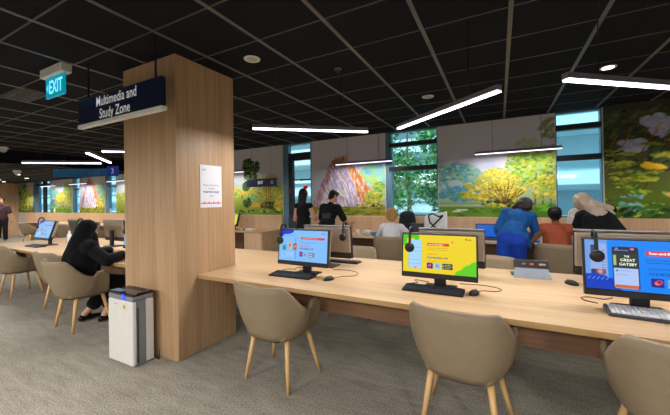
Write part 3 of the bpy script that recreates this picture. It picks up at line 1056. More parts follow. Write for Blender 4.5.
hs = make_headset('black headset hung on the left edge of the pale blue screen'); hs.location = edge_pos(m1, -.255)
for mon, dx, lab in ((m2, -.215, 'black headset hung over the yellow screen'), (m3, -.22, 'black headset hung over the bright blue screen'),
                     (b1, -.215, 'black headset hung on the computer seen from behind'), (l1, -.24, 'black headset on the leftmost slanted screen'),
                     (l2, -.22, 'black headset on the computer behind the seated woman'), (l3, -.25, 'black headset on the computer beside the pillar')):
    dup(hs, edge_pos(mon, dx), mon.rotation_euler.z, lab)


def cable(label, pts, r=.0028, m='black'):
    # smooth through the points
    P_ = [Vector(p) for p in pts]
    out = []
    for i in range(len(P_) - 1):
        p0, p1, p2, p3 = P_[max(i - 1, 0)], P_[i], P_[i + 1], P_[min(i + 2, len(P_) - 1)]
        for k in range(8):
            t = k / 8
            out.append(.5 * ((2 * p1) + (p2 - p0) * t + (2 * p0 - 5 * p1 + 4 * p2 - p3) * t * t + (3 * p1 - p0 - 3 * p2 + p3) * t ** 3))
    out.append(P_[-1])
    bm = bmesh.new(); tube(bm, out, r, 6)
    return prop(obj('cable', bm, M[m], None, True), label, 'cable', 'loose cables on the table')


Z0 = TT + .003
cable('thin cable looping right of the mouse by the pale blue screen', [(-1.34, 2.49, Z0), (-1.3, 2.58, Z0), (-1.2, 2.66, Z0), (-1.22, 2.78, Z0), (-1.36, 2.84, Z0), (-1.5, 2.8, Z0)])
cable('short dark cable left of the stand of the pale blue screen', [(-1.98, 2.6, Z0), (-1.93, 2.66, Z0), (-1.86, 2.66, Z0), (-1.9, 2.74, Z0), (-1.8, 2.78, Z0)])
cable('thin cable curling right of the yellow screen mouse', [(-.17, 2.56, Z0), (-.12, 2.62, Z0), (-.03, 2.64, Z0), (.0, 2.72, Z0), (-.12, 2.78, Z0), (-.3, 2.76, Z0)])
cable('thin cable left of the yellow screen stand', [(-.7, 2.6, Z0), (-.62, 2.66, Z0), (-.66, 2.74, Z0), (-.54, 2.72, Z0)])
cable('curled cable left of the bright blue screen', [(.56, 2.62, Z0), (.5, 2.66, Z0), (.49, 2.72, Z0), (.54, 2.76, Z0), (.62, 2.74, Z0), (.68, 2.8, Z0)])

# folded tablet
tb = thing('tablet', 'tablet in a grey folding case standing on the table', 'tablet', (.24, 3.2, TT), .06)
bm = bmesh.new()
v = [bm.verts.new(c) for c in ((-.14, -.02, .002), (.14, -.02, .002), (.125, .05, .085), (-.125, .05, .085), (-.14, -.012, .0), (.14, -.012, .0), (.125, .056, .08), (-.125, .056, .08))]
for f in ((0, 1, 2, 3), (7, 6, 5, 4), (0, 4, 5, 1), (1, 5, 6, 2), (2, 6, 7, 3), (3, 7, 4, 0)): bm.faces.new([v[i] for i in f])
obj('case_flap', bm, mat('slate_cover', (120, 126, 134), .6), tb)
bm = bmesh.new(); bx(bm, (-.135, -.005, -.03), (.135, .006, .045), .003)
bmesh.ops.transform(bm, matrix=Matrix.Translation((0, .055, .105)) @ Matrix.Rotation(-.25, 4, 'X'), verts=bm.verts)
obj('slate', bm, M['dgrey'], tb)
p = Paint(.25, .055, .004); p.grad([(0, (50, 44, 44)), (1, (84, 72, 66))])
for a, c in ((.07, (130, 110, 120)), (.13, (220, 100, 60)), (.2, (200, 170, 150)), (.22, (190, 150, 130))): p.ell(a, .03, .016, .009, c)
o = p.mesh('screen', M['screen'], tb, (-.125, -.0065, -.022)); o.matrix_local = Matrix.Translation((0, .055, .105)) @ Matrix.Rotation(-.25, 4, 'X')
bm = bmesh.new(); bx(bm, (-.15, .06, .0), (.12, .2, .008), .003)
obj('kickstand', bm, M['dgrey'], tb)


# small things on the left table and desks
def bottle(label, loc, h, r, m):
    t = thing('bottle', label, 'bottle', loc)
    bm = bmesh.new(); lathe(bm, [(r * .9, 0), (r, .01), (r, h * .68), (r * .5, h * .82), (r * .42, h * .9)], 16); obj('flask', bm, m, t, True)
    bm = bmesh.new(); lathe(bm, [(r * .5, h * .9), (r * .5, h), (r * .3, h)], 16); obj('cap', bm, M['white'], t)
    return t


bottle('white bottle behind the leftmost slanted screen', (-6.72, 2.74, TT), .24, .035, M['white'])
g = thing('tumbler', 'clear pale tumbler beside the white bottle', 'cup', (-6.55, 2.72, TT))
bm = bmesh.new(); lathe(bm, [(.03, 0), (.042, .01), (.045, .14), (.041, .14), (.038, .015), (.01, .012)], 18); obj('cup_wall', bm, M['offwhite'], g, True)
bottle('small white bottle on the wooden ledge below the far yellow bush mural', (-16.6, WALL - .035, 1.1), .2, .03, M['offwhite'])
bottle('small pale bottle on the wooden ledge below the blue window', (-12.35, WALL - .035, 1.1), .18, .03, M['offwhite'])
g = thing('paper_cup', 'white paper cup on the desk right of the man in black', 'cup', (-2.5, 5.72, TT))
bm = bmesh.new(); lathe(bm, [(.026, 0), (.036, .1), (.033, .1), (.024, .004)], 18); obj('cup_wall', bm, M['white'], g, True)
bm = bmesh.new(); lathe(bm, [(.037, .1), (.037, .108), (.02, .11)], 18); obj('lid', bm, M['white'], g)
dup(ms, (-5.55, 5.8, TT), 1.2, 'dark mouse on the wall desk beside the pillar')
pp = thing('paper_pad', 'white paper pad on the wall desk beside the pillar', 'paper', (-5.42, 5.86, TT), .3)
box('sheet_stack', (-.1, -.07, 0), (.1, .07, .03), M['paper'], pp, .002)
box('backing', (-.104, -.074, .0), (.104, .074, .002), M['dgrey'], pp)

bp = thing('backpack', 'black backpack standing on the desk beside the blond person', 'backpack', (-1.57, 5.99, TT), .2)
BK = mat('black_nylon', (30, 31, 35), .7, var=.15, scale=40)
blob('bag_body', [('c', (-.07, 0, .1), (.07, 0, .1), .1, .1), ('c', (-.06, .0, .38), (.06, .0, .38), .085, .085), ('e', (0, 0, .24), (.17, .1, .24))], BK, bp, .012)
blob('front_pocket', [('c', (-.06, -.09, .12), (.06, -.09, .12), .05, .05), ('c', (-.05, -.085, .2), (.05, -.085, .2), .04, .04)], BK, bp, .01)
bm = bmesh.new(); tube(bm, [(-.04, 0, .46), (-.035, 0, .5), (.035, 0, .5), (.04, 0, .46)], .009); obj('carry_handle', bm, BK, bp, True)
gb = thing('storage_box', 'grey box on the desk right of the backpack', 'box', (-1.34, 5.8, TT), 0)
box('carton', (-.1, -.09, 0), (.1, .09, .22), M['dgrey'], gb, .004)
box('lid', (-.105, -.095, .22), (.105, .095, .25), M['dgrey'], gb, .004)

tt_ = thing('tote_bag', 'white tote bag with crossed black straps on the desk', 'bag', (-1.0, 5.82, TT), 0)
CV = mat('white_canvas', (222, 222, 220), .8, var=.04, scale=18)
bm = bmesh.new()
for i, (z, w, d) in enumerate(((0, .17, .09), (.03, .19, .1), (.22, .2, .08), (.42, .19, .03))):
    for k in range(24):
        a = 2 * PI * k / 24
        bm.verts.new((w * math.copysign(abs(math.cos(a)) ** .5, math.cos(a)) + (.02 * math.sin(9 * z + 2) if i > 1 else 0), d * math.copysign(abs(math.sin(a)) ** .6, math.sin(a)), z + (.05 * math.cos(a + .3) if i == 3 else 0)))
bm.verts.ensure_lookup_table()
for i in range(3):
    for k in range(24):
        bm.faces.new((bm.verts[i * 24 + k], bm.verts[i * 24 + (k + 1) % 24], bm.verts[(i + 1) * 24 + (k + 1) % 24], bm.verts[(i + 1) * 24 + k]))
bm.faces.new([bm.verts[k] for k in range(24)][::-1]); bm.faces.new([bm.verts[72 + k] for k in range(24)])
obj('pouch', bm, CV, tt_, True)
for pts in ([(-.17, -.08, .06), (-.1, -.11, .16), (.02, -.1, .29), (.12, -.06, .4)], [(.1, -.1, .05), (.02, -.11, .16), (-.1, -.1, .28), (-.13, -.055, .4)], [(-.13, -.055, .4), (-.06, -.06, .43), (.05, -.06, .38), (.12, -.06, .4)]):
    bm = bmesh.new(); tube(bm, pts, .013, 8); obj('strap', bm, BK, tt_, True)

hk = thing('door_sticker_sign', 'small red heart shaped sticker on the glass of the door', 'sticker', (-4.10, WALL + .035, 1.76))
bm = bmesh.new()
hv = []
for k in range(24):
    a = 2 * PI * k / 24
    hv.append(bm.verts.new((.0042 * 16 * math.sin(a) ** 3, 0, .0042 * (13 * math.cos(a) - 5 * math.cos(2 * a) - 2 * math.cos(3 * a) - math.cos(4 * a)))))
bm.faces.new(hv)
bmesh.ops.solidify(bm, geom=bm.faces[:], thickness=.002)
obj('decal', bm, mat('red_decal', (206, 30, 40), .5, emit=(190, 20, 30), es=.3), hk)
pc = thing('pencil_case', 'small blue pouch on the desk left of the blond person', 'pouch', (-2.12, 5.78, TT), .3)
bm = bmesh.new(); bx(bm, (-.1, -.045, 0), (.1, .045, .08), .03, 4); obj('soft_body', bm, mat('blue_pouch', (70, 120, 176), .7), pc, True)
bm = bmesh.new(); bx(bm, (-.085, -.004, .0795), (.085, .004, .084), .001); obj('zip', bm, M['white'], pc)
pl = thing('paper_bag', 'crumpled pale paper bag on the desk left of the blue pouch', 'paper bag', (-2.32, 5.8, TT), .5)
bm = bmesh.new()
bmesh.ops.create_icosphere(bm, subdivisions=3, radius=1)
for v in bm.verts:
    k = 1 + .18 * math.sin(v.co.x * 9 + v.co.z * 7) * math.cos(v.co.y * 8)
    v.co = Vector((v.co.x * .1 * k, v.co.y * .07 * k, max(v.co.z, -.6) * .06 * k + .04))
obj('wrap', bm, M['offwhite'], pl)
# ================================================================== AIR PURIFIER
ap = thing('air_purifier', 'white air purifier with black top standing against the pillar', 'air purifier', (-3.075, 1.72, 0))
bm = bmesh.new(); bx(bm, (-.19, -.125, .01), (.19, -.07, .60), .018, 3); obj('front_cover', bm, M['offwhite'], ap)
bm = bmesh.new(); bx(bm, (-.188, -.0695, .008), (.188, .035, .60), .003); obj('grey_band', bm, M['grey'], ap)
bm = bmesh.new(); bx(bm, (-.19, .0355, .01), (.19, .135, .60), .012, 3); obj('rear_cover', bm, M['offwhite'], ap)
bm = bmesh.new(); bx(bm, (-.188, -.122, .60), (.188, .132, .645), .012, 3); obj('upper_band', bm, M['grey'], ap)
bm = bmesh.new(); bx(bm, (-.186, -.12, .645), (.186, .13, .672), .008, 2)
g_ = obj('lid', bm, mat('glossy_black_top', (16, 16, 19), .15, spec=.6), ap)
bm = bmesh.new()
for k in range(9): bx(bm, (-.1 + k * .03, .02, .6722), (-.088 + k * .03, .11, .6735))
obj('outlet_slot', bm, M['dgrey'], g_)
bm = bmesh.new(); bx(bm, (-.17, -.108, .6722), (-.02, -.02, .6735), .0005, 1); obj('control_strip', bm, mat('pale_control', (130, 150, 180), .2), g_)
bm = bmesh.new(); lathe(bm, [(.004, 0), (.022, 0), (.026, .004), (.02, .009), (.004, .01)], 24)
bmesh.ops.transform(bm, matrix=Matrix.Translation((.055, -.124, .632)) @ Matrix.Rotation(PI / 2, 4, 'X'), verts=bm.verts)
o = obj('status_light', bm, emis('blue_status_light', (30, 60, 255), 2.5), ap); o['label'] = 'glowing blue round status light'
bm = bmesh.new(); lathe(bm, [(.002, 0), (.02, 0), (.02, .0015), (.002, .0015)], 20)
bmesh.ops.transform(bm, matrix=Matrix.Translation((.07, -.126, .545)) @ Matrix.Rotation(PI / 2, 4, 'X'), verts=bm.verts)
o = obj('sticker', bm, mat('gold_sticker', (190, 150, 50), .4), ap); o['label'] = 'small round gold sticker'
box('brand_mark', (-.09, -.1262, .555), (-.04, -.1252, .561), M['grey'], ap)
box('side_slot', (.1883, -.069, .03), (.1905, -.05, .54), M['dgrey'], ap)
bm = bmesh.new(); tube(bm, [(.1, .13, .06), (.14, .15, .03), (.2, .15, .012), (.24, .145, .008), (.25, .15, .1)], .005); obj('power_cord', bm, M['black'], ap, True)

ap.scale = (1.03, .75, .965)

# notice on the pillar
nt_ = thing('notice_sign', 'white printed notice on the right face of the pillar', 'notice', (-2.617, 2.27, 1.615), PI / 2)
box('sheet', (-.135, -.003, -.215), (.135, .001, .215), M['paper'], nt_)
ink = mat('notice_ink', (92, 104, 160), .7, var=0)
for i, (s_, z, sz) in enumerate((('Please refrain from', .012, .026), ('using the', -.02, .024), ('reserved study', -.055, .034), ('seats', -.095, .026))):
    text('lettering', s_, sz, ink, nt_, (0, -.0042, z), (PI / 2, 0, 0), 'CENTER', 1, .0008 if i == 2 else 0)
text('lettering', 'NLB', .026, M['dgrey'], nt_, (-.115, -.0042, .165), (PI / 2, 0, 0))
bm = bmesh.new()
for k in range(9): bx(bm, (-.125 + k * .028, -.0045, -.178), (-.103 + k * .028, -.0035, -.166 + .008 * (k % 2)))
obj('red_border', bm, mat('red_border', (206, 90, 100), .7), nt_)

# ================================================================== SIGNS
sg = thing('hanging_sign', 'navy hanging sign reading Multimedia and Study Zone beside the pillar', 'sign', (-3.04, 1.61, 2.355))
bm = bmesh.new(); bx(bm, (-.655, -.02, -.115), (.655, .02, .125), .003); obj('sign_board', bm, M['navy'], sg)
bm = bmesh.new(); bx(bm, (-.665, -.024, -.15), (.665, .024, -.1155), .004); obj('lower_rail', bm, M['white'], sg)
for x in (-.5, .555):
    bm = bmesh.new(); tube(bm, [(x, 0, .125), (x, 0, CEIL - 2.355)], .009); obj('rod', bm, M['black'], sg)
wl = mat('sign_white_letters', (240, 240, 244), .5, var=0, emit=(200, 204, 216), es=.25)
text('lettering', 'Multimedia and', .128, wl, sg, (0, -.0208, .058), (PI / 2, 0, 0), 'CENTER', .82, .0015)
text('lettering', 'Study Zone', .128, wl, sg, (-.02, -.0208, -.06), (PI / 2, 0, 0), 'CENTER', .82, .0015)

ex = thing('exit_sign', 'lit teal EXIT sign hanging from the ceiling at upper left', 'exit sign', (-3.93, 1.5, 0))
bm = bmesh.new(); bx(bm, (-.22, -.045, 2.745), (.23, .045, CEIL), .006); obj('housing', bm, M['offwhite'], ex)
bm = bmesh.new(); bx(bm, (-.185, -.01, 2.54), (.195, .01, 2.745), .003)
pn = obj('lit_panel', bm, mat('exit_teal', (10, 96, 110), .3, emit=(0, 150, 170), es=.75), ex)
text('lettering', 'EXIT', .185, emis('exit_blue_letters', (110, 210, 255), 1.5), pn, (.03, -.0112, 2.635), (PI / 2, 0, 0), 'CENTER', .74, .003)
bm = bmesh.new()
vv = [bm.verts.new(c) for c in ((-.165, -.0112, 2.64), (-.125, -.0112, 2.69), (-.125, -.0112, 2.59))]; bm.faces.new(vv)
obj('arrow', bm, emis('exit_arrow', (90, 200, 255), 1.2), pn)

nv = thing('wall_sign', 'small navy sign hung in front of the golden birch mural', 'sign', (-5.25, 6.1, 1.91))
bm = bmesh.new(); bx(bm, (-.47, -.012, -.1), (.47, .012, .1), .003); obj('sign_board', bm, M['navy'], nv)
text('lettering', 'EXIT', .1, wl, nv, (-.02, -.013, 0), (PI / 2, 0, 0), 'CENTER', .8, .003)
bm = bmesh.new(); lathe(bm, [(.002, 0), (.05, 0), (.05, .002), (.002, .002)], 20)
bmesh.ops.transform(bm, matrix=Matrix.Translation((.34, -.0125, 0)) @ Matrix.Rotation(PI / 2, 4, 'X'), verts=bm.verts)
obj('pictogram', bm, M['grey'], nv)
for x in (-.3, .3):
    bm = bmesh.new(); tube(bm, [(x, 0, .1), (x, 0, CEIL - 1.91)], .004); obj('wire', bm, M['grey'], nv)

fs = thing('hanging_sign', 'long blue hanging sign with a 3 over the far left area', 'sign', (-9.85, 4.42, 2.3), .487)
bm = bmesh.new(); bx(bm, (-.9, -.015, -.11), (.55, .015, .1), .003); obj('sign_board', bm, M['blue_sign'], fs)
bm = bmesh.new(); bx(bm, (.551, -.016, -.11), (.85, .016, .16), .003); obj('number_board', bm, mat('royal_sign', (30, 50, 130), .5, emit=(30, 50, 130), es=.4), fs)  # number board lightened by faint emission as well
text('lettering', '3', .2, wl, fs, (.7, -.018, .02), (PI / 2, 0, 0), 'CENTER', .9)
text('lettering', 'Reading', .1, M['grey'], fs, (.2, -.0165, -.03), (PI / 2, 0, 0), 'CENTER', 1)
for x, zt in ((-.6, CEIL - 2.3), (.45, CEIL - 2.3)):
    bm = bmesh.new(); tube(bm, [(x, 0, .1), (x, 0, zt)], .008); obj('rod', bm, M['black'], fs)
ge = thing('exit_sign', 'small green exit sign over the far windows, just left of the pillar', 'exit sign', (-11.75, 6.0, 0))
bm = bmesh.new(); bx(bm, (-.16, -.02, 2.40), (.16, .02, 2.53), .003); obj('lit_panel', bm, mat('exit_green', (20, 120, 70), .3, emit=(20, 150, 80), es=.6), ge)
bm = bmesh.new(); bx(bm, (-.02, -.01, 2.53), (.02, .01, CEIL - 0.0), 0); obj('bracket', bm, M['grey'], ge)
ge.location = (-11.75, 6.0, -.06 if False else 0)


# ================================================================== CEILING LIGHTS
PZ = 2.2


def make_pendant(L, label, group, led, ceil):
    t = thing('pendant_light', label, 'pendant light', (0, 0, 0), 0, group)
    bm = bmesh.new(); bx(bm, (-L / 2, -.024, .0), (L / 2, .024, .04), .005); obj('housing', bm, M['lampbody'], t)
    bm = bmesh.new(); bx(bm, (-L / 2 + .005, -.023, -.012), (L / 2 - .005, .023, -.0005), .004, 2); obj('diffuser', bm, M[led], t)
    for x in (-L * .28, L * .28):
        bm = bmesh.new(); tube(bm, [(x, 0, .04), (x, 0, ceil - PZ)], .0035, 6); obj('suspension_wire', bm, M['black'], t)
    return t


def lamp_or_fill(x, y, rz, L, e, w=.06):  # area light below a pendant; also serves added fill lights without a fixture
    ld = bpy.data.lights.new('pendant_or_fill_light', 'AREA'); ld.shape = 'RECTANGLE'; ld.size = L; ld.size_y = w; ld.energy = e
    ld.color = (1.0, .97, .965)
    o = bpy.data.objects.new('pendant_or_fill_light', ld); COL.objects.link(o)
    o.location = (x, y, PZ - .016); o.rotation_euler = (0, 0, rz)
    return o


E_Z, E_W, E_FILL = 22.5, 12.0, 140.0
ZG = 'chevron pendant lights over the tables'
ZZ = [((-2.21, 2.44), (-1.26, 3.22), 'pendant light just right of the pillar, lowest at its right end'),
      ((-.926, 3.24), (.015, 2.46), 'slanting pendant light over the yellow screen, middle of the room'),
      ((.38, 2.44), (1.33, 3.22), 'pendant light at the upper right of the photo'),
      ((-7.4, 2.36), (-6.47, 3.12), 'long level pendant light at the left, over the slanted screen'),
      ((-6.25, 3.18), (-5.28, 2.37), 'short steep pendant light left of the pillar'),
      ((-4.98, 2.42), (-4.03, 3.2), 'pendant light running behind the left edge of the pillar')]
pend = None
for a, b_, lab in ZZ:
    cx, cy = (a[0] + b_[0]) / 2, (a[1] + b_[1]) / 2
    L = math.hypot(b_[0] - a[0], b_[1] - a[1]); rz = math.atan2(b_[1] - a[1], b_[0] - a[0])
    if pend is None:
        pend = make_pendant(1.225, lab, ZG, 'led', CEIL); pend.location = (cx, cy, PZ); pend.rotation_euler = (0, 0, rz)
    else:
        dup(pend, (cx, cy, PZ), rz, lab)
    lamp_or_fill(cx, cy, rz, 1.2, E_Z)
lamp_or_fill(-3.1, 2.85 + .25, -.7, 1.0, E_Z * .6)
WG = 'pendant lights along the mural wall'
wp = None
for x, c, lab in ((-2.45, CEIL, 'thin pendant light before the lilac peak mural'), (.26, CEIL, 'thin pendant light before the yellow tree mural'),
                  (-6.3, CEIL, 'thin pendant light poking out right of the pillar'), (-11.3, LOWC, 'thin far pendant light nearest the left of the pillar'),
                  (-13.9, LOWC, 'thin far pendant light over the second lilac peak mural'), (-16.3, LOWC, 'thin far pendant light over the wide blue window')):
    if wp is None or c != wpc:
        wp = make_pendant(1.24, lab, WG, 'led2', c); wp.location = (x, 5.93, PZ); wpc = c
    else: dup(wp, (x, 5.93, PZ), 0, lab)
    lamp_or_fill(x, 5.93, 0, 1.2, E_W if x > -9 else E_W * 1.2)
lamp_or_fill(-16.8, .8, .4, 1.2, 110)  # unseen lamp added out of view to brighten the left end wall
lamp_or_fill(-13.0, -.6, .4, 1.2, 70)  # another unseen fill lamp added for the left end
for x in (2.95, 5.4, -8.6): lamp_or_fill(x, 5.93, 0, 1.2, E_W)
# bare fill lights added unseen behind the photographer; chevron row continues left and right
for x, y, rz in ((-5.6, -1.6, .7), (-3.0, -1.6, -.7), (-.4, -1.6, .7), (2.2, -1.6, -.7), (3.4, 2.9, -.7), (5.3, 2.9, .7), (-9.3, 2.8, -.7), (-8.2, -1.6, .7)):
    lamp_or_fill(x, y, rz, 1.2, E_FILL if y < 0 else E_Z)


def downlight(label, x, y, z, s, e, on='down_led'):
    t = thing('downlight', label, 'downlight', (x, y, z), 0, 'recessed downlights')
    bm = bmesh.new(); lathe(bm, [(.05, -.004), (.075, -.006), (.078, 0), (.05, 0)], 24); obj('trim_ring', bm, M['offwhite'], t)
    bm = bmesh.new(); lathe(bm, [(.002, -.0075), (.05, -.0075), (.05, -.005), (.002, -.005)], 20); obj('lens', bm, s, t)
    if e:
        ld = bpy.data.lights.new('downlight_beam', 'SPOT'); ld.energy = e; ld.spot_size = 2.2; ld.spot_blend = .6; ld.shadow_soft_size = .05; ld.color = (1, .95, .88)
        o = bpy.data.objects.new('downlight_beam', ld); COL.objects.link(o); o.location = (x, y, z - .02)


on_, off_ = emis('downlight_lit', (255, 246, 232), 9.0), mat('downlight_dim', (170, 168, 160), .4)
downlight('bright lit downlight at the upper right by the pendant', 1.06, 4.35, CEIL, on_, 30)
downlight('unlit downlight over the centre of the room', -.83, 4.35, CEIL, off_, 0)
downlight('unlit downlight just right of the pillar top', -2.09, 2.32, CEIL, off_, 0)
FARD = [(-12.6, 3.2), (-14.2, 4.4), (-11.6, 4.6), (-16.0, 5.2), (-13.1, 5.4), (-17.6, 4.9), (-18.9, 5.4), (-15.0, 3.6)]
for i, (x, y) in enumerate(FARD):
    downlight('small far downlight in the lowered ceiling at the left', x, y, LOWC, on_, 120)
dm = thing('ceiling_camera', 'small white dome camera on the ceiling at the left edge', 'camera', (-10.35, 2.95, CEIL))
bm = bmesh.new(); lathe(bm, [(.09, 0), (.09, -.05), (.075, -.06)], 20); obj('base_ring', bm, M['white'], dm)
bm = bmesh.new(); lathe(bm, [(.07, -.06), (.06, -.1), (.03, -.125), (.004, -.13)], 20); obj('dome', bm, M['offwhite'], dm, True)
dup(dm, (-12.5, 3.85, LOWC), 0, 'small dome camera on the lowered ceiling, below the long level pendant')
sd = thing('smoke_detector', 'tiny dark detector on the ceiling over the pale blue screen', 'detector', (-1.476, 2.942, CEIL))
bm = bmesh.new(); lathe(bm, [(.028, 0), (.028, -.01), (.012, -.018), (.012, -.04), (.003, -.042)], 16); obj('sensor_head', bm, M['dgrey'], sd)
bm = bmesh.new(); lathe(bm, [(.035, 0), (.035, -.005), (.02, -.006)], 16); obj('mounting_plate', bm, M['grey'], sd)
vt = thing('air_vent', 'dark slotted air vent in the ceiling below the EXIT sign', 'vent', (-5.2, 1.7, CEIL))
bm = bmesh.new()
for k in range(6): bx(bm, (-.3, -.105 + k * .04, -.012), (.3, -.085 + k * .04, -.004))
obj('slat', bm, M['black'], vt); box('frame', (-.31, -.13, -.004), (.31, .13, -.0005), M['black'], vt)

# ================================================================== PEOPLE
SKIN = {'tan': mat('skin_tan', (196, 146, 116), .55, var=.04, scale=25), 'brown': mat('skin_brown', (112, 78, 60), .55, var=.04, scale=25), 'fair': mat('skin_fair', (216, 172, 146), .55, var=.04, scale=25)}
HAIRB = mat('black_hair', (16, 14, 15), .65, var=.3, scale=90)
HAIRD = mat('dark_brown_hair', (44, 32, 26), .5, var=.35, scale=90, bump=.4)
HAIRY = mat('blond_hair', (172, 132, 72), .5, var=.25, scale=90, bump=.4)
EYE = mat('eye_dark', (26, 22, 22), .25)
LIP = mat('lip', (150, 84, 76), .5)


def cloth(n, c, var=.1, sc=22, rough=.8):
    return mat(n, c, rough, var=var, scale=sc, bump=.12, sheen=.0)


def ik(a, b, l1, l2, pole):
    """Middle joint of a two-bone limb from a to b bending towards pole."""
    a, b = Vector(a), Vector(b)
    d = b - a
    L = min(d.length, (l1 + l2) * .999)
    d.normalize()
    b2 = a + d * L
    x = (l1 * l1 - l2 * l2 + L * L) / (2 * L)
    h = math.sqrt(max(l1 * l1 - x * x, 1e-6))
    pl = Vector(pole); pl = (pl - d * pl.dot(d)).normalized()
    return a + d * x + pl * h, b2


def pose(h=1.65, hip=(0, 0, None), lean=(0, 0), headlean=None, face=(0, 1, 0), wrists=((-.25, .1, None), (.25, .1, None)), elbow_pole=((-.6, -1, -.3), (.6, -1, -.3)), feet=((-.09, .0, .08), (.09, .0, .08)), knee_pole=((0, 1, 0), (0, 1, 0)), toe=((0, 1, 0), (0, 1, 0)), shw=1.0):
    """Joints of a figure standing at the local origin and facing +y. lean = (forward, sideways) of the spine in radians."""
    s = h / 1.7
    J = {'s': s}
    H = Vector((hip[0], hip[1], hip[2] if hip[2] is not None else .93 * s))
    u = Vector((math.sin(lean[1]), math.sin(lean[0]) * math.cos(lean[1]), math.cos(lean[0]) * math.cos(lean[1])))
    hl = headlean if headlean is not None else (lean[0] * .8, lean[1] * .8)
    hu = Vector((math.sin(hl[1]), math.sin(hl[0]) * math.cos(hl[1]), math.cos(hl[0]) * math.cos(hl[1])))
    r = Vector((1, 0, 0)); r = (r - u * u.dot(r)).normalized()
    N = H + u * .50 * s
    J.update(H=H, u=u, hu=hu, r=r, f=u.cross(r) * 1.0, N=N, C=H + u * .33 * s, A=H + u * .15 * s)
    J['head'] = N + (u * .4 + hu * .6).normalized() * .07 * s + hu * .105 * s
    fv = Vector(face); fv = (fv - hu * fv.dot(hu)).normalized()
    J['face'] = fv
    for i, sg in enumerate((-1, 1)):
        sh = N - u * .055 * s + r * sg * .165 * s * shw
        hp = H + r * sg * .085 * s - u * .03 * s
        w = Vector(wrists[i]) if wrists[i][2] is not None else sh + Vector((sg * .06, .06, -.5 * s))
        e, w = ik(sh, w, .285 * s, .25 * s, elbow_pole[i])
        an = Vector(feet[i])
        k, an = ik(hp, an, .42 * s, .42 * s, knee_pole[i])
        J[i] = dict(sh=sh, el=e, wr=w, hp=hp, kn=k, an=an, toe=Vector(toe[i]).normalized(), sg=sg)
    return J


def p_torso(J, g=0.0, belly=0.0):
    s = J['s']; B = basis(J['u'], J['r'])
    q = [('e', J['H'], ((.158 + g) * s, (.118 + g) * s, (.12 + g) * s), B),
         ('e', J['A'], ((.138 + g) * s, (.1 + g + belly) * s, (.15 + g) * s), B),
         ('e', J['C'], ((.155 + g) * s, (.108 + g) * s, (.17 + g) * s), B),
         ('c', J[0]['sh'] + J['u'] * .0, J[1]['sh'], (.054 + g) * s, (.054 + g) * s),
         ('c', J['C'] + J['u'] * .06 * s, J['N'], (.085 + g) * s, (.055 + g * .6) * s)]
    return q


def p_arm(J, i, g=0.0, upto=1.0):
    s = J['s']; a = J[i]
    q = []
    r0, r1, r2 = (.05 + g) * s, (.04 + g) * s, (.027 + g) * s
    if upto >= .5:
        q.append(('c', a['sh'], a['el'], r0, r1))
        t = min(1, (upto - .5) * 2)
        if t > 0: q.append(('c', a['el'], a['el'].lerp(a['wr'], t), r1, r1 + (r2 - r1) * t))
    else:
        t = upto * 2
        q.append(('c', a['sh'], a['sh'].lerp(a['el'], t), r0, r0 + (r1 - r0) * t + .006))
    return q


def p_leg(J, i, g=0.0, upto=1.0):
    s = J['s']; a = J[i]
    q = [('c', a['hp'], a['kn'], (.082 + g) * s, (.056 + g) * s)]
    t = min(1, (upto - .5) * 2)
    if t > 0:
        m = a['kn'].lerp(a['an'], .3)
        q += [('c', a['kn'], m, (.054 + g) * s, (.056 + g) * s), ('c', m, a['kn'].lerp(a['an'], max(t, .31)), (.056 + g) * s, (.038 + g) * s)]
    return q


def p_hand(J, i, curl=.5):
    s = J['s']; a = J[i]
    d = (a['wr'] - a['el']).normalized()
    side = d.cross(Vector((0, 0, 1)))
    side = side.normalized() if side.length > .1 else Vector((1, 0, 0))
    nrm = side.cross(d)                       # back of the hand
    if nrm.z < 0: nrm = -nrm
    inner = side if (side.dot(J['r']) * a['sg'] < 0) else -side
    w = a['wr']
    q = [('e', w + d * .045 * s, (.042 * s, .014 * s, .05 * s), basis(d, inner))]
    for k, (o, ln) in enumerate(((.028, .07), (.0095, .078), (-.0095, .072), (-.027, .056))):
        p0 = w + d * .085 * s + inner * o * s
        d1 = (d * math.cos(curl * .5) - nrm * math.sin(curl * .5)); d2 = (d * math.cos(curl * 1.3) - nrm * math.sin(curl * 1.3))
        p1 = p0 + d1 * ln * .5 * s; p2 = p1 + d2 * ln * .5 * s
        q += [('c', p0, p1, .0092 * s, .0085 * s), ('c', p1, p2, .0085 * s, .0072 * s)]
    t0 = w + d * .03 * s + inner * .03 * s
    t1 = t0 + (d * .6 + inner * .75 - nrm * .25).normalized() * .035 * s
    q += [('c', t0, t1, .0115 * s, .0095 * s), ('c', t1, t1 + (d * .85 + inner * .3 - nrm * .3).normalized() * .03 * s, .0095 * s, .008 * s)]
    return q


def p_head(J):
    s = J['s']; h, hu, f = J['head'], J['hu'], J['face']
    rr = f.cross(hu).normalized()
    B = basis(hu, rr)
    q = [('e', h + hu * .018 * s - f * .006 * s, (.074 * s, .094 * s, .098 * s), B),
         ('e', h - hu * .048 * s + f * .024 * s, (.056 * s, .064 * s, .066 * s), B),
         ('c', J['N'] - J['u'] * .02 * s, h - hu * .03 * s - f * .012 * s, .054 * s, .052 * s),
         ('c', h + hu * .012 * s + f * .086 * s, h - hu * .022 * s + f * .104 * s, .009 * s, .0135 * s),
         ('c', h - hu * .062 * s + f * .078 * s, h - hu * .066 * s + f * .078 * s, .02 * s, .018 * s)]
    for sg in (-1, 1): q.append(('e', h + rr * sg * .076 * s - hu * .005 * s - f * .008 * s, (.011 * s, .02 * s, .032 * s), B))
    return q


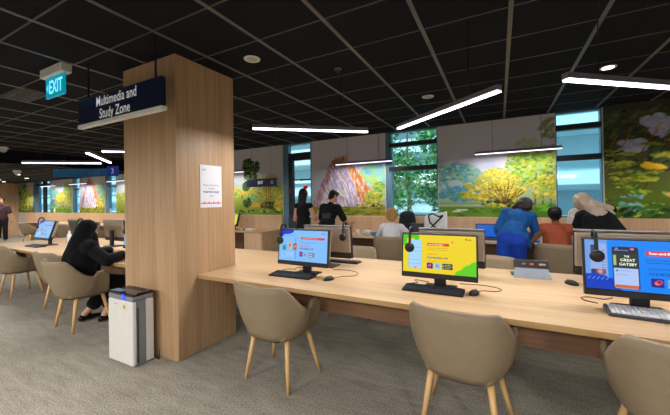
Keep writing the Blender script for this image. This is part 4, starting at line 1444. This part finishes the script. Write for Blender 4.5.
def p_face_marks(J):
    s = J['s']; h, hu, f = J['head'], J['hu'], J['face']
    rr = f.cross(hu).normalized(); B = basis(hu, rr)
    eyes = []
    for sg in (-1, 1):
        eyes.append(('e', h + rr * sg * .032 * s + hu * .012 * s + f * .083 * s, (.013 * s, .006 * s, .006 * s), B))
        eyes.append(('e', h + rr * sg * .033 * s + hu * .034 * s + f * .083 * s, (.02 * s, .006 * s, .004 * s), B))
    mouth = [('e', h - hu * .05 * s + f * .091 * s, (.024 * s, .006 * s, .007 * s), B)]
    return eyes, mouth


def person(label, loc, rz, J, skin, face=True, legs=True, vox=.0062):
    t = thing('person', label, 'person', (loc[0], loc[1], loc[2] if len(loc) > 2 else 0), rz)
    pr = p_torso(J) + p_head(J)
    for i in (0, 1):
        pr += p_arm(J, i) + p_hand(J, i)
        pr += p_leg(J, i)
        a = J[i]
        pr += [('c', a['an'] - a['toe'] * .03 - Vector((0, 0, .035)), a['an'] + a['toe'] * .14 - Vector((0, 0, .055)), .034, .022)]
    body = blob('body', pr, SKIN[skin], t, vox, 2)
    if face:
        e, m_ = p_face_marks(J)
        blob('eyes', e, EYE, body, .003, 0)
        blob('mouth', m_, LIP, body, .004, 0)
    return t


def shoes(J, t, m):
    for i in (0, 1):
        a = J[i]; z = Vector((0, 0, 1))
        up = a['an'] - z * .0
        blob('shoe', [('c', up - a['toe'] * .035 - z * .04, up + a['toe'] * .05 - z * .042, .04, .038), ('c', up + a['toe'] * .05 - z * .05, up + a['toe'] * .165 - z * .056, .036, .024), ('c', up - a['toe'] * .05 - z * .066, up + a['toe'] * .16 - z * .068, .014, .012)], m, t, .007, 2)


def p_hair_cap(J, g=.0, back=.024, up=.03):
    s = J['s']; h, hu, f = J['head'], J['hu'], J['face']
    rr = f.cross(hu).normalized(); B = basis(hu, rr)
    return [('e', h + hu * up * s - f * back * s, ((.082 + g) * s, (.094 + g) * s, (.094 + g) * s), B), ('e', h - hu * .02 * s - f * .05 * s, ((.07 + g) * s, (.05 + g) * s, (.075 + g) * s), B)]


BLK = cloth('black_jersey', (13, 13, 17), .12, 22, .9)
BLK2 = cloth('black_crepe', (11, 11, 15), .15, 12, .9)
SHOEB = mat('black_shoe', (18, 18, 20), .35)

# --- woman in black dress with long hair, standing before the glazed door
J = pose(1.66, (0, 0, None), (.03, 0), (.12, 0), (.05, 1, -.1), wrists=((-.17, .22, .98), (.16, .26, 1.2)), elbow_pole=((-.3, -1, -.2), (.45, -.5, -1)))
t = person('standing person in a sleeveless black dress with long straight dark hair', (-3.43, 5.2), -.12, J, 'tan')
s = J['s']
dress = p_torso(J, .014) + [('c', J['H'], J['H'] + Vector((0, 0, -.42)), .155, .2), ('c', J['H'] + Vector((0, .0, -.05)), J['H'] + Vector((0, 0, -.3)), .17, .18)]
blob('dress', dress, BLK, t, .009, 3)
hd = J['head']
blob('hair', p_hair_cap(J, .008) + [('c', hd + Vector((-.045, -.04, .0)), J['N'] + Vector((-.05, -.05, -.02)), .055, .04), ('c', hd + Vector((.045, -.04, 0)), J['N'] + Vector((.045, -.05, -.02)), .055, .04), ('c', hd + Vector((0, -.06, 0)), J['N'] + Vector((0, -.07, -.05)), .06, .045)], HAIRB, t, .008, 3)
shoes(J, t, SHOEB)
hb = thing('handbag', 'navy and white handbag held by the person in the sleeveless dress', 'bag', (-3.13, 5.52, 1.06), -.1)
blob('pouch', [('c', (-.08, 0, -.09), (.08, 0, -.09), .06, .06), ('c', (-.07, 0, .06), (.07, 0, .06), .045, .045)], cloth('navy_bag', (52, 56, 84)), hb, .01)
bm = bmesh.new(); tube(bm, [(-.09, 0, .08), (-.06, 0, .15), (.06, 0, .15), (.09, 0, .08)], .009); obj('carry_handle', bm, M['offwhite'], hb, True)

# --- man in black T-shirt leaning over the desk
J = pose(1.66, (0, -.08, .9), (.3, 0.03), (.55, .08), (.5, 1, -.3), wrists=((-.2, .34, .98), (.26, .34, .98)), elbow_pole=((-.6, -.6, -.8), (.6, -.6, -.8)))
t = person('standing person in a black T-shirt with short dark hair, bent over the desk', (-2.86, 5.2), -.05, J, 'tan')
top = p_torso(J, .018) + p_arm(J, 0, .022, .42) + p_arm(J, 1, .022, .42) + [('c', J['H'], J['H'] + Vector((0, 0, -.06)), .165, .17)]
blob('t_shirt', top, BLK, t, .009, 3)
sp = J['u']; bk = J['C'] - J['f'] * 0
blob('back_print', [('e', J['C'] + Vector((0, -.098, -.03)), (.105, .03, .11), basis(J['u'], J['r']))], cloth('faded_grey_print', (46, 48, 52)), t, .008, 2)
trs = p_leg(J, 0, .014) + p_leg(J, 1, .014) + [('e', J['H'], (.17, .13, .12))]
blob('trousers', trs, BLK2, t, .01, 3)
blob('hair', p_hair_cap(J, .004, .02, .036) + [('e', J['head'] + J['hu'] * .09 + J['face'] * .02, (.07, .08, .03), basis(J['hu'], J['r']))], HAIRB, t, .008, 2)
shoes(J, t, SHOEB)
wd = J[1]['wr']
ph = thing('phone', 'dark phone in the right hand of the person in the black T-shirt', 'phone', (-2.86 + .29, 5.2 + .42, .995), -.1)
box('phone_case', (-.036, -.075, -.004), (.036, .075, .006), M['black'], ph, .003); box('screen', (-.032, -.07, .0062), (.032, .07, .007), M['dgrey'], ph)

# --- blond person seated, white shirt
J = pose(1.6, (0, 0, .53), (.16, 0), (.1, 0), (0, 1, -.2), wrists=((-.2, .42, .84), (.2, .42, .84)), elbow_pole=((-.5, -.5, -.4), (.5, -.5, -.4)), feet=((-.11, .42, .08), (.11, .42, .08)))
t = person('seated person with short blond hair and a white shirt, seen from behind', (-1.69, 5.33), 0, J, 'fair')
blob('shirt', p_torso(J, .03) + p_arm(J, 0, .026, .5) + p_arm(J, 1, .026, .5) + [('c', J['H'], J['C'], .18, .17)], cloth('white_shirt', (214, 212, 216), .04), t, .01, 3)
blob('trousers', p_leg(J, 0, .02) + p_leg(J, 1, .02) + [('e', J['H'], (.18, .14, .12))], cloth('grey_trousers', (84, 86, 92)), t, .011, 3)
blob('hair', p_hair_cap(J, .03) + [('e', J['head'] + Vector((sx * .06, -.05, .06 - .03 * k)), (.045, .05, .045)) for sx in (-1, 0, 1) for k in (0, 1, 2)] + [('e', J['head'] + J['hu'] * .07, (.075, .07, .05)), ('c', J['head'] + Vector((-.03, -.075, -.05)), J['head'] + Vector((.03, -.075, -.05)), .045, .045)], HAIRY, t, .008, 1)
shoes(J, t, M['offwhite'])

# --- person in blue suit bending over the desk
J = pose(1.62, (-.05, -.12, .88), (.72, .22), (1.1, .45), (.25, 1, -.6), wrists=((-.2, .3, .86), (.2, .44, .86)), elbow_pole=((-.5, -.3, -1), (.5, -.2, -1)), feet=((-.2, -.1, .08), (.04, -.02, .08)))
t = person('standing person in a bright blue suit bending forward over the desk', (.2, 5.15), 0, J, 'tan')
BLU = cloth('blue_jacket', (24, 92, 160), .18, 14)
hem = J['H']
Hm = J['A'].lerp(J['H'], .45)
jk = p_torso(J, .03)[1:] + p_arm(J, 0, .024, .93) + p_arm(J, 1, .024, .93)
jk += [('c', J['A'], Hm + Vector((0, -.01, 0)), .15, .165), ('c', Hm + Vector((-.09, -.03, .0)), Hm + Vector((.09, -.02, -.03)), .11, .11),
       ('c', Hm + Vector((-.12, -.03, .02)), Hm + Vector((-.17, -.05, -.03)), .07, .045), ('c', Hm + Vector((.1, .02, 0)), Hm + Vector((.19, .06, -.17)), .09, .035)]
blob('jacket', jk, BLU, t, .01, 3)
blob('trousers', p_leg(J, 0, .034) + p_leg(J, 1, .034) + [('e', J['H'], (.172, .145, .15))], cloth('royal_trousers', (20, 64, 170), .12, 14), t, .01, 3)
blob('hair', p_hair_cap(J, .034) + [('e', J['head'] + Vector((sx * .05, -.06 - k * .03, .05 - .03 * k)), (.055, .055, .05)) for sx in (-1, 0, 1) for k in (0, 1, 2)] + [('c', J['head'] + Vector((-.06, 0, .02)), J['head'] + Vector((-.13, -.02, -.06)), .06, .04), ('c', J['head'] + Vector((-.04, -.08, .04)), J['head'] + Vector((-.14, -.1, -.02)), .055, .03)], HAIRD, t, .009, 1)
shoes(J, t, SHOEB)

# --- seated person in rust top with a bun
J = pose(1.56, (0, 0, .59), (.2, 0), (.5, 0), (.1, 1, -.6), wrists=((-.28, .16, .7), (.2, .42, .83)), elbow_pole=((-.6, -.8, -.4), (1, -.3, .1)), feet=((-.11, .42, .08), (.11, .42, .08)))
t = person('seated person in a sleeveless rust top with a black hair bun', (.70, 5.28), 0, J, 'brown')
RU = cloth('rust_top', (166, 80, 52), .1)
blob('top', p_torso(J, .03) + [('c', J['H'], J['C'], .175, .175), ('c', J[0]['sh'], J[1]['sh'], .085, .085)], RU, t, .01, 3)
blob('trousers', p_leg(J, 0, .02) + p_leg(J, 1, .02) + [('e', J['H'], (.18, .14, .12))], BLK2, t, .011, 3)
blob('hair', p_hair_cap(J, .018) + [('e', J['head'] + Vector((.0, -.11, .04)), (.075, .055, .055)), ('e', J['head'] + Vector((0, -.06, .085)), (.07, .06, .04))], HAIRB, t, .008, 2)
shoes(J, t, SHOEB)
ph = thing('phone', 'small phone with a blue screen propped up left of the person in the rust top', 'phone', (.49, 5.74, TT), .25)
bm = bmesh.new(); bx(bm, (-.055, -.005, 0), (.055, .006, .19), .003); obj('phone_case', bm, M['black'], ph)
p = Paint(.1, .16, .01); p.grad([(0, (60, 130, 240)), (1, (110, 180, 250))]); p.mesh('screen', M['screen'], ph, (-.05, -.0055, .018))
bm = bmesh.new(); bx(bm, (-.03, .006, 0), (.03, .08, .006)); obj('prop_stand', bm, M['black'], ph)

# --- person in floral white scarf, seated, mostly hidden
FLOR = mat('floral_scarf', (206, 200, 196), .8, var=.22, scale=34)
J = pose(1.56, (0, 0, .55), (.2, -.1), (.35, -.1), (-.3, 1, -.4), wrists=((-.14, .4, .83), (.14, .4, .83)), elbow_pole=((-.5, -.6, .0), (.5, -.6, .0)), feet=((-.11, .42, .08), (.11, .42, .08)))
t = person('seated person in a white floral headscarf, half hidden by the leaning person', (1.0, 5.4), -.1, J, 'tan')
blob('headscarf', p_hair_cap(J, .02) + [('c', J['head'] + Vector((0, -.04, -.03)), J['N'] + Vector((0, -.03, -.06)), .1, .14), ('c', J[0]['sh'], J[1]['sh'], .1, .1), ('c', J['N'], J['C'] + Vector((0, -.03, 0)), .12, .17)], FLOR, t, .01, 4)
blob('dress', p_torso(J, .022) + p_arm(J, 0, .022, .95) + p_arm(J, 1, .022, .95) + p_leg(J, 0, .03) + p_leg(J, 1, .03) + [('e', J['H'], (.19, .16, .13))], cloth('pale_dress', (190, 190, 198), .1), t, .011, 4)
shoes(J, t, SHOEB)

# --- person in beige scarf and black dress leaning far over to the left
J = pose(1.64, (0.0, 0, .88), (.6, -.3), (.85, -.6), (-.7, .8, -.6), wrists=((-.3, .5, .86), (-.05, .5, .84)), elbow_pole=((-.5, -.4, -.8), (.5, -.6, -.5)), feet=((-.05, 0, .08), (.16, -.02, .08)))
t = person('standing person in a black dress and beige headscarf leaning far to the left', (1.26, 5.1), 0, J, 'tan')
BEI = mat('beige_scarf', (186, 168, 150), .85, var=.12, scale=45, bump=.15)
blob('dress', p_torso(J, .03) + p_arm(J, 0, .026, .95) + p_arm(J, 1, .026, .95) + [('c', J['C'], J['H'], .17, .19), ('c', J['C'] + Vector((-.05, 0, -.02)), J['H'] + Vector((-.1, .05, 0)), .17, .18), ('c', J['H'], J['H'] + Vector((.02, 0, -.5)), .19, .24), ('c', J['H'] + Vector((.02, 0, -.5)), J['H'] + Vector((.02, 0, -.76)), .24, .26)], BLK2, t, .011, 4)
hd = J['head']; N = J['N']
fold = [('c', hd + Vector((.03 * k - .02, -.1, .03 - .02 * k)), N + Vector((.06 + .055 * k, -.135, -.11 + .035 * k)), .045, .03) for k in range(-1, 3)]
blob('headscarf', p_hair_cap(J, .024) + [('c', hd + J['hu'] * -.05, N + Vector((.02, -.02, 0)), .1, .12), ('c', N, J['C'] + Vector((-.02, -.04, .05)), .12, .12), ('c', N + Vector((.0, -.05, .08)), J['C'] + Vector((.12, -.02, .16)), .06, .03)] + fold + [('c', N + Vector((-.02, -.12, .04)), N + Vector((.0, -.17, -.2)), .075, .06), ('c', N + Vector((.06, -.1, .03)), N + Vector((.12, -.15, -.14)), .06, .04), ('e', hd, (.115, .115, .115))], BEI, t, .009, 3)
shoes(J, t, SHOEB)

# --- seated woman in black at the left table
J = pose(1.58, (0, -.0, .52), (.12, .0), (.32, .0), (.15, 1, -.35), wrists=((-.16, .43, .82), (.3, .36, .82)), elbow_pole=((-1, -.5, -.3), (.8, -.6, -.5)), feet=((-.13, .10, .085), (.1, .22, .085)), toe=((-.1, 1, 0), (.1, 1, 0)), shw=1.05)
t = person('seated person in a long black robe and black headscarf at the left table', (-4.48, 1.92), -.05, J, 'tan')
ROBE = cloth('black_robe', (9, 9, 12), .16, 10, .95)
robe = p_torso(J, .042) + p_arm(J, 0, .036, .92) + p_arm(J, 1, .036, .92)
robe += [('c', J['H'], J['C'], .2, .19), ('c', J['H'] + Vector((-.06, 0, -.02)), J[0]['kn'] + Vector((0, .02, 0)), .15, .1), ('c', J['H'] + Vector((.06, 0, -.02)), J[1]['kn'] + Vector((0, .02, 0)), .15, .1), ('c', J[0]['kn'], J[1]['kn'], .1, .1)]
for i in (0, 1): robe.append(('c', J[i]['kn'], J[i]['kn'].lerp(J[i]['an'], .62), .1, .085))
blob('robe', robe, ROBE, t, .010, 4)
hd, N = J['head'], J['N']
sc_ = p_hair_cap(J, .016) + [('c', hd + Vector((0, -.04, -.02)), N + Vector((0, -.05, -.04)), .1, .125), ('c', N + Vector((-.02, -.02, -.04)), J['C'] + Vector((-.02, -.07, -.02)), .14, .13), ('c', J[0]['sh'] + Vector((0, 0, .0)), J[1]['sh'], .1, .1), ('c', hd + Vector((0, .02, -.09)), N + Vector((0, .06, -.1)), .075, .1)]
blob('headscarf', sc_, cloth('black_scarf', (7, 7, 9), .15, 16, .95), t, .010, 4)
shoes(J, t, SHOEB)
pn = thing('pen', 'dark pen lying on the table before the seated woman', 'pen', (-4.28, 2.42, TT + .006), .5)
bm = bmesh.new(); tube(bm, [(-.07, 0, 0), (.05, 0, 0), (.07, 0, 0)], [.005, .005, .002]); obj('barrel', bm, M['black'], pn)
bm = bmesh.new(); tube(bm, [(-.085, 0, 0), (-.071, 0, 0)], .0055); obj('cap', bm, M['grey'], pn)
nb = thing('notebook', 'open pale notebook beside the hands of the seated woman', 'notebook', (-4.08, 2.4, TT), .1)
box('page_block', (-.15, -.1, 0), (.15, .1, .012), M['paper'], nb, .002); box('cover', (-.154, -.104, 0), (.154, .104, .003), M['dgrey'], nb)

# --- man walking towards the camera at the far left
J = pose(1.74, (0, 0, .93), (.03, 0), (.1, 0), (.1, 1, -.2), wrists=((-.27, .12, .86), (.27, -.02, .88)), elbow_pole=((-.5, -1, 0), (.5, -1, 0)), feet=((-.1, .24, .09), (.09, -.16, .14)))
t = person('walking person in a dark patterned T-shirt and black trousers at the far left', (-18.25, 5.15), -1.86, J, 'tan')
blob('t_shirt', p_torso(J, .024) + p_arm(J, 0, .03, .4) + p_arm(J, 1, .03, .4) + [('c', J['H'], J['C'], .17, .17)], mat('patterned_tee', (70, 50, 56), .8, var=.45, scale=9), t, .01, 3)
blob('trousers', p_leg(J, 0, .028) + p_leg(J, 1, .028) + [('e', J['H'], (.175, .145, .13))], BLK, t, .01, 3)
blob('hair', p_hair_cap(J, .008, .026, .036), HAIRB, t, .008, 2)
shoes(J, t, SHOEB)

# ================================================================== OUTSIDE THE WINDOWS
prop(box('exterior_ground', (-60, WALL + .3, -.4), (20, 60, -.2), mat('outside_paving', (170, 176, 176), .9, var=.1, scale=2)), kind='structure')
FACW = mat('pale_facade', (206, 226, 232), .8, var=.03, scale=2)
FACG = mat('facade_glass', (136, 164, 172), .2, var=.1, scale=1)


def building(label, x0, x1, y, floors, h0, fh, depth=5.0):
    t = thing('building', label, 'building', (x0, y, -.2), 0)
    W = x1 - x0
    box('wall', (0, .5, 0), (W, depth, h0 + floors * fh), FACW, t)
    for k in range(floors):
        z = h0 + k * fh
        box('ledge', (-.1, -.3, z), (W + .1, .5, z + .28), FACW, t, .01)
        box('balcony_rail', (0, -.28, z + .62), (W, -.22, z + .74), FACW, t)
        bm = bmesh.new()
        n = max(2, int(W / 1.6))
        for i in range(n):
            a = W * i / n
            bx(bm, (a + .1, .44, z + .5), (a + W / n - .1, .52, z + fh - .15))
        obj('window', bm, FACG, t)
    return t


building('pale blue balcony block seen through the glazed door', -20, -6.2, 13, 8, .35, 1.5)
building('pale building with level ledges seen through the right window', 1.0, 6.0, 10.5, 5, .4, 1.55)
building('pale building far behind the trees outside the middle window', -5.9, -2.0, 17, 4, .9, 1.6)
building('long pale building outside the far left windows', -62, -22, 15, 5, .3, 1.5)
LEAFM = [mat('leaf_deep', (54, 116, 76), .6, var=.3, scale=3), mat('leaf_light', (110, 166, 96), .6, var=.3, scale=3)]
BARK = mat('bark', (96, 84, 70), .9, var=.2, scale=12)


def tree(label, x, y, h, r, n=2200):
    t = thing('tree', label, 'tree', (x, y, -.2), 0, 'trees outside the windows')
    bm = bmesh.new(); tube(bm, [(0, 0, 0), (.05, 0, h * .3), (-.03, .02, h * .6), (0, 0, h * .85)], [.11, .09, .06, .02]); obj('trunk', bm, BARK, t, True)
    vs, fs, mi = [], [], []
    cl = [(RNG.normal(0, r * .5), RNG.normal(0, r * .5), h * RNG.uniform(.35, .98)) for _ in range(16)]
    for i in range(n):
        c = cl[RNG.integers(16)]
        q = np.array(c) + RNG.normal(0, r * .26, 3)
        a, b_ = RNG.normal(0, 1, 3), RNG.normal(0, 1, 3)
        a /= np.linalg.norm(a); b_ -= a * a.dot(b_); b_ /= np.linalg.norm(b_)
        k = RNG.uniform(.06, .12); b0 = len(vs)
        vs += [tuple(q - a * k), tuple(q + b_ * k * .5), tuple(q + a * k), tuple(q - b_ * k * .5)]
        fs.append((b0, b0 + 1, b0 + 2, b0 + 3)); mi.append(int(RNG.uniform() < .4))
    me = bpy.data.meshes.new('foliage'); me.from_pydata(vs, [], fs)
    o = link('foliage', me, LEAFM, t)
    me.polygons.foreach_set('material_index', mi)
    return t


tree('leafy tree left of the middle window view', -3.5, 10.4, 4.4, .8)
tree('leafy tree in the centre of the middle window view', -3.4, 13.2, 5.4, 1.1)
tree('leafy tree right of the middle window view', -1.5, 9.6, 3.5, .65)

# ================================================================== WORLD, SUN, CAMERA
w = bpy.data.worlds.new('daylight'); S.world = w; w.use_nodes = True
bg = w.node_tree.nodes['Background']
bg.inputs['Color'].default_value = L4((226, 232, 236)); bg.inputs['Strength'].default_value = 3.2
sl = bpy.data.lights.new('sun', 'SUN'); sl.energy = 4.0; sl.angle = .05; sl.color = (1, .97, .9)
so = bpy.data.objects.new('sun', sl); COL.objects.link(so); so.rotation_euler = (math.radians(38), 0, math.radians(25))

f, yaw, pit, rol, cy, HC = 314.4, .4813, .0077, .0166, 197.12, 1.46
F = Vector((-math.sin(yaw) * math.cos(pit), math.cos(yaw) * math.cos(pit), math.sin(pit)))
r = Vector((math.cos(yaw), math.sin(yaw), 0)); d = F.cross(r)
R2 = r * math.cos(rol) + d * math.sin(rol); D2 = d * math.cos(rol) - r * math.sin(rol)
cam = bpy.data.cameras.new('camera'); co = bpy.data.objects.new('camera', cam); COL.objects.link(co)
mw = Matrix((R2, -D2, -F)).transposed().to_4x4(); mw.translation = (0, 0, HC)
co.matrix_world = mw
cam.sensor_width = 36; cam.lens = f / 670 * 36; cam.shift_y = -(207.5 - cy) / 670; cam.clip_start = .05; cam.clip_end = 200
S.camera = co
S.view_settings.view_transform = 'Standard'
S.view_settings.look = 'None'
S.view_settings.exposure = 0.0
S.cycles.use_denoising = True
S.cycles.max_bounces = 8
S.cycles.sample_clamp_indirect = 6.0
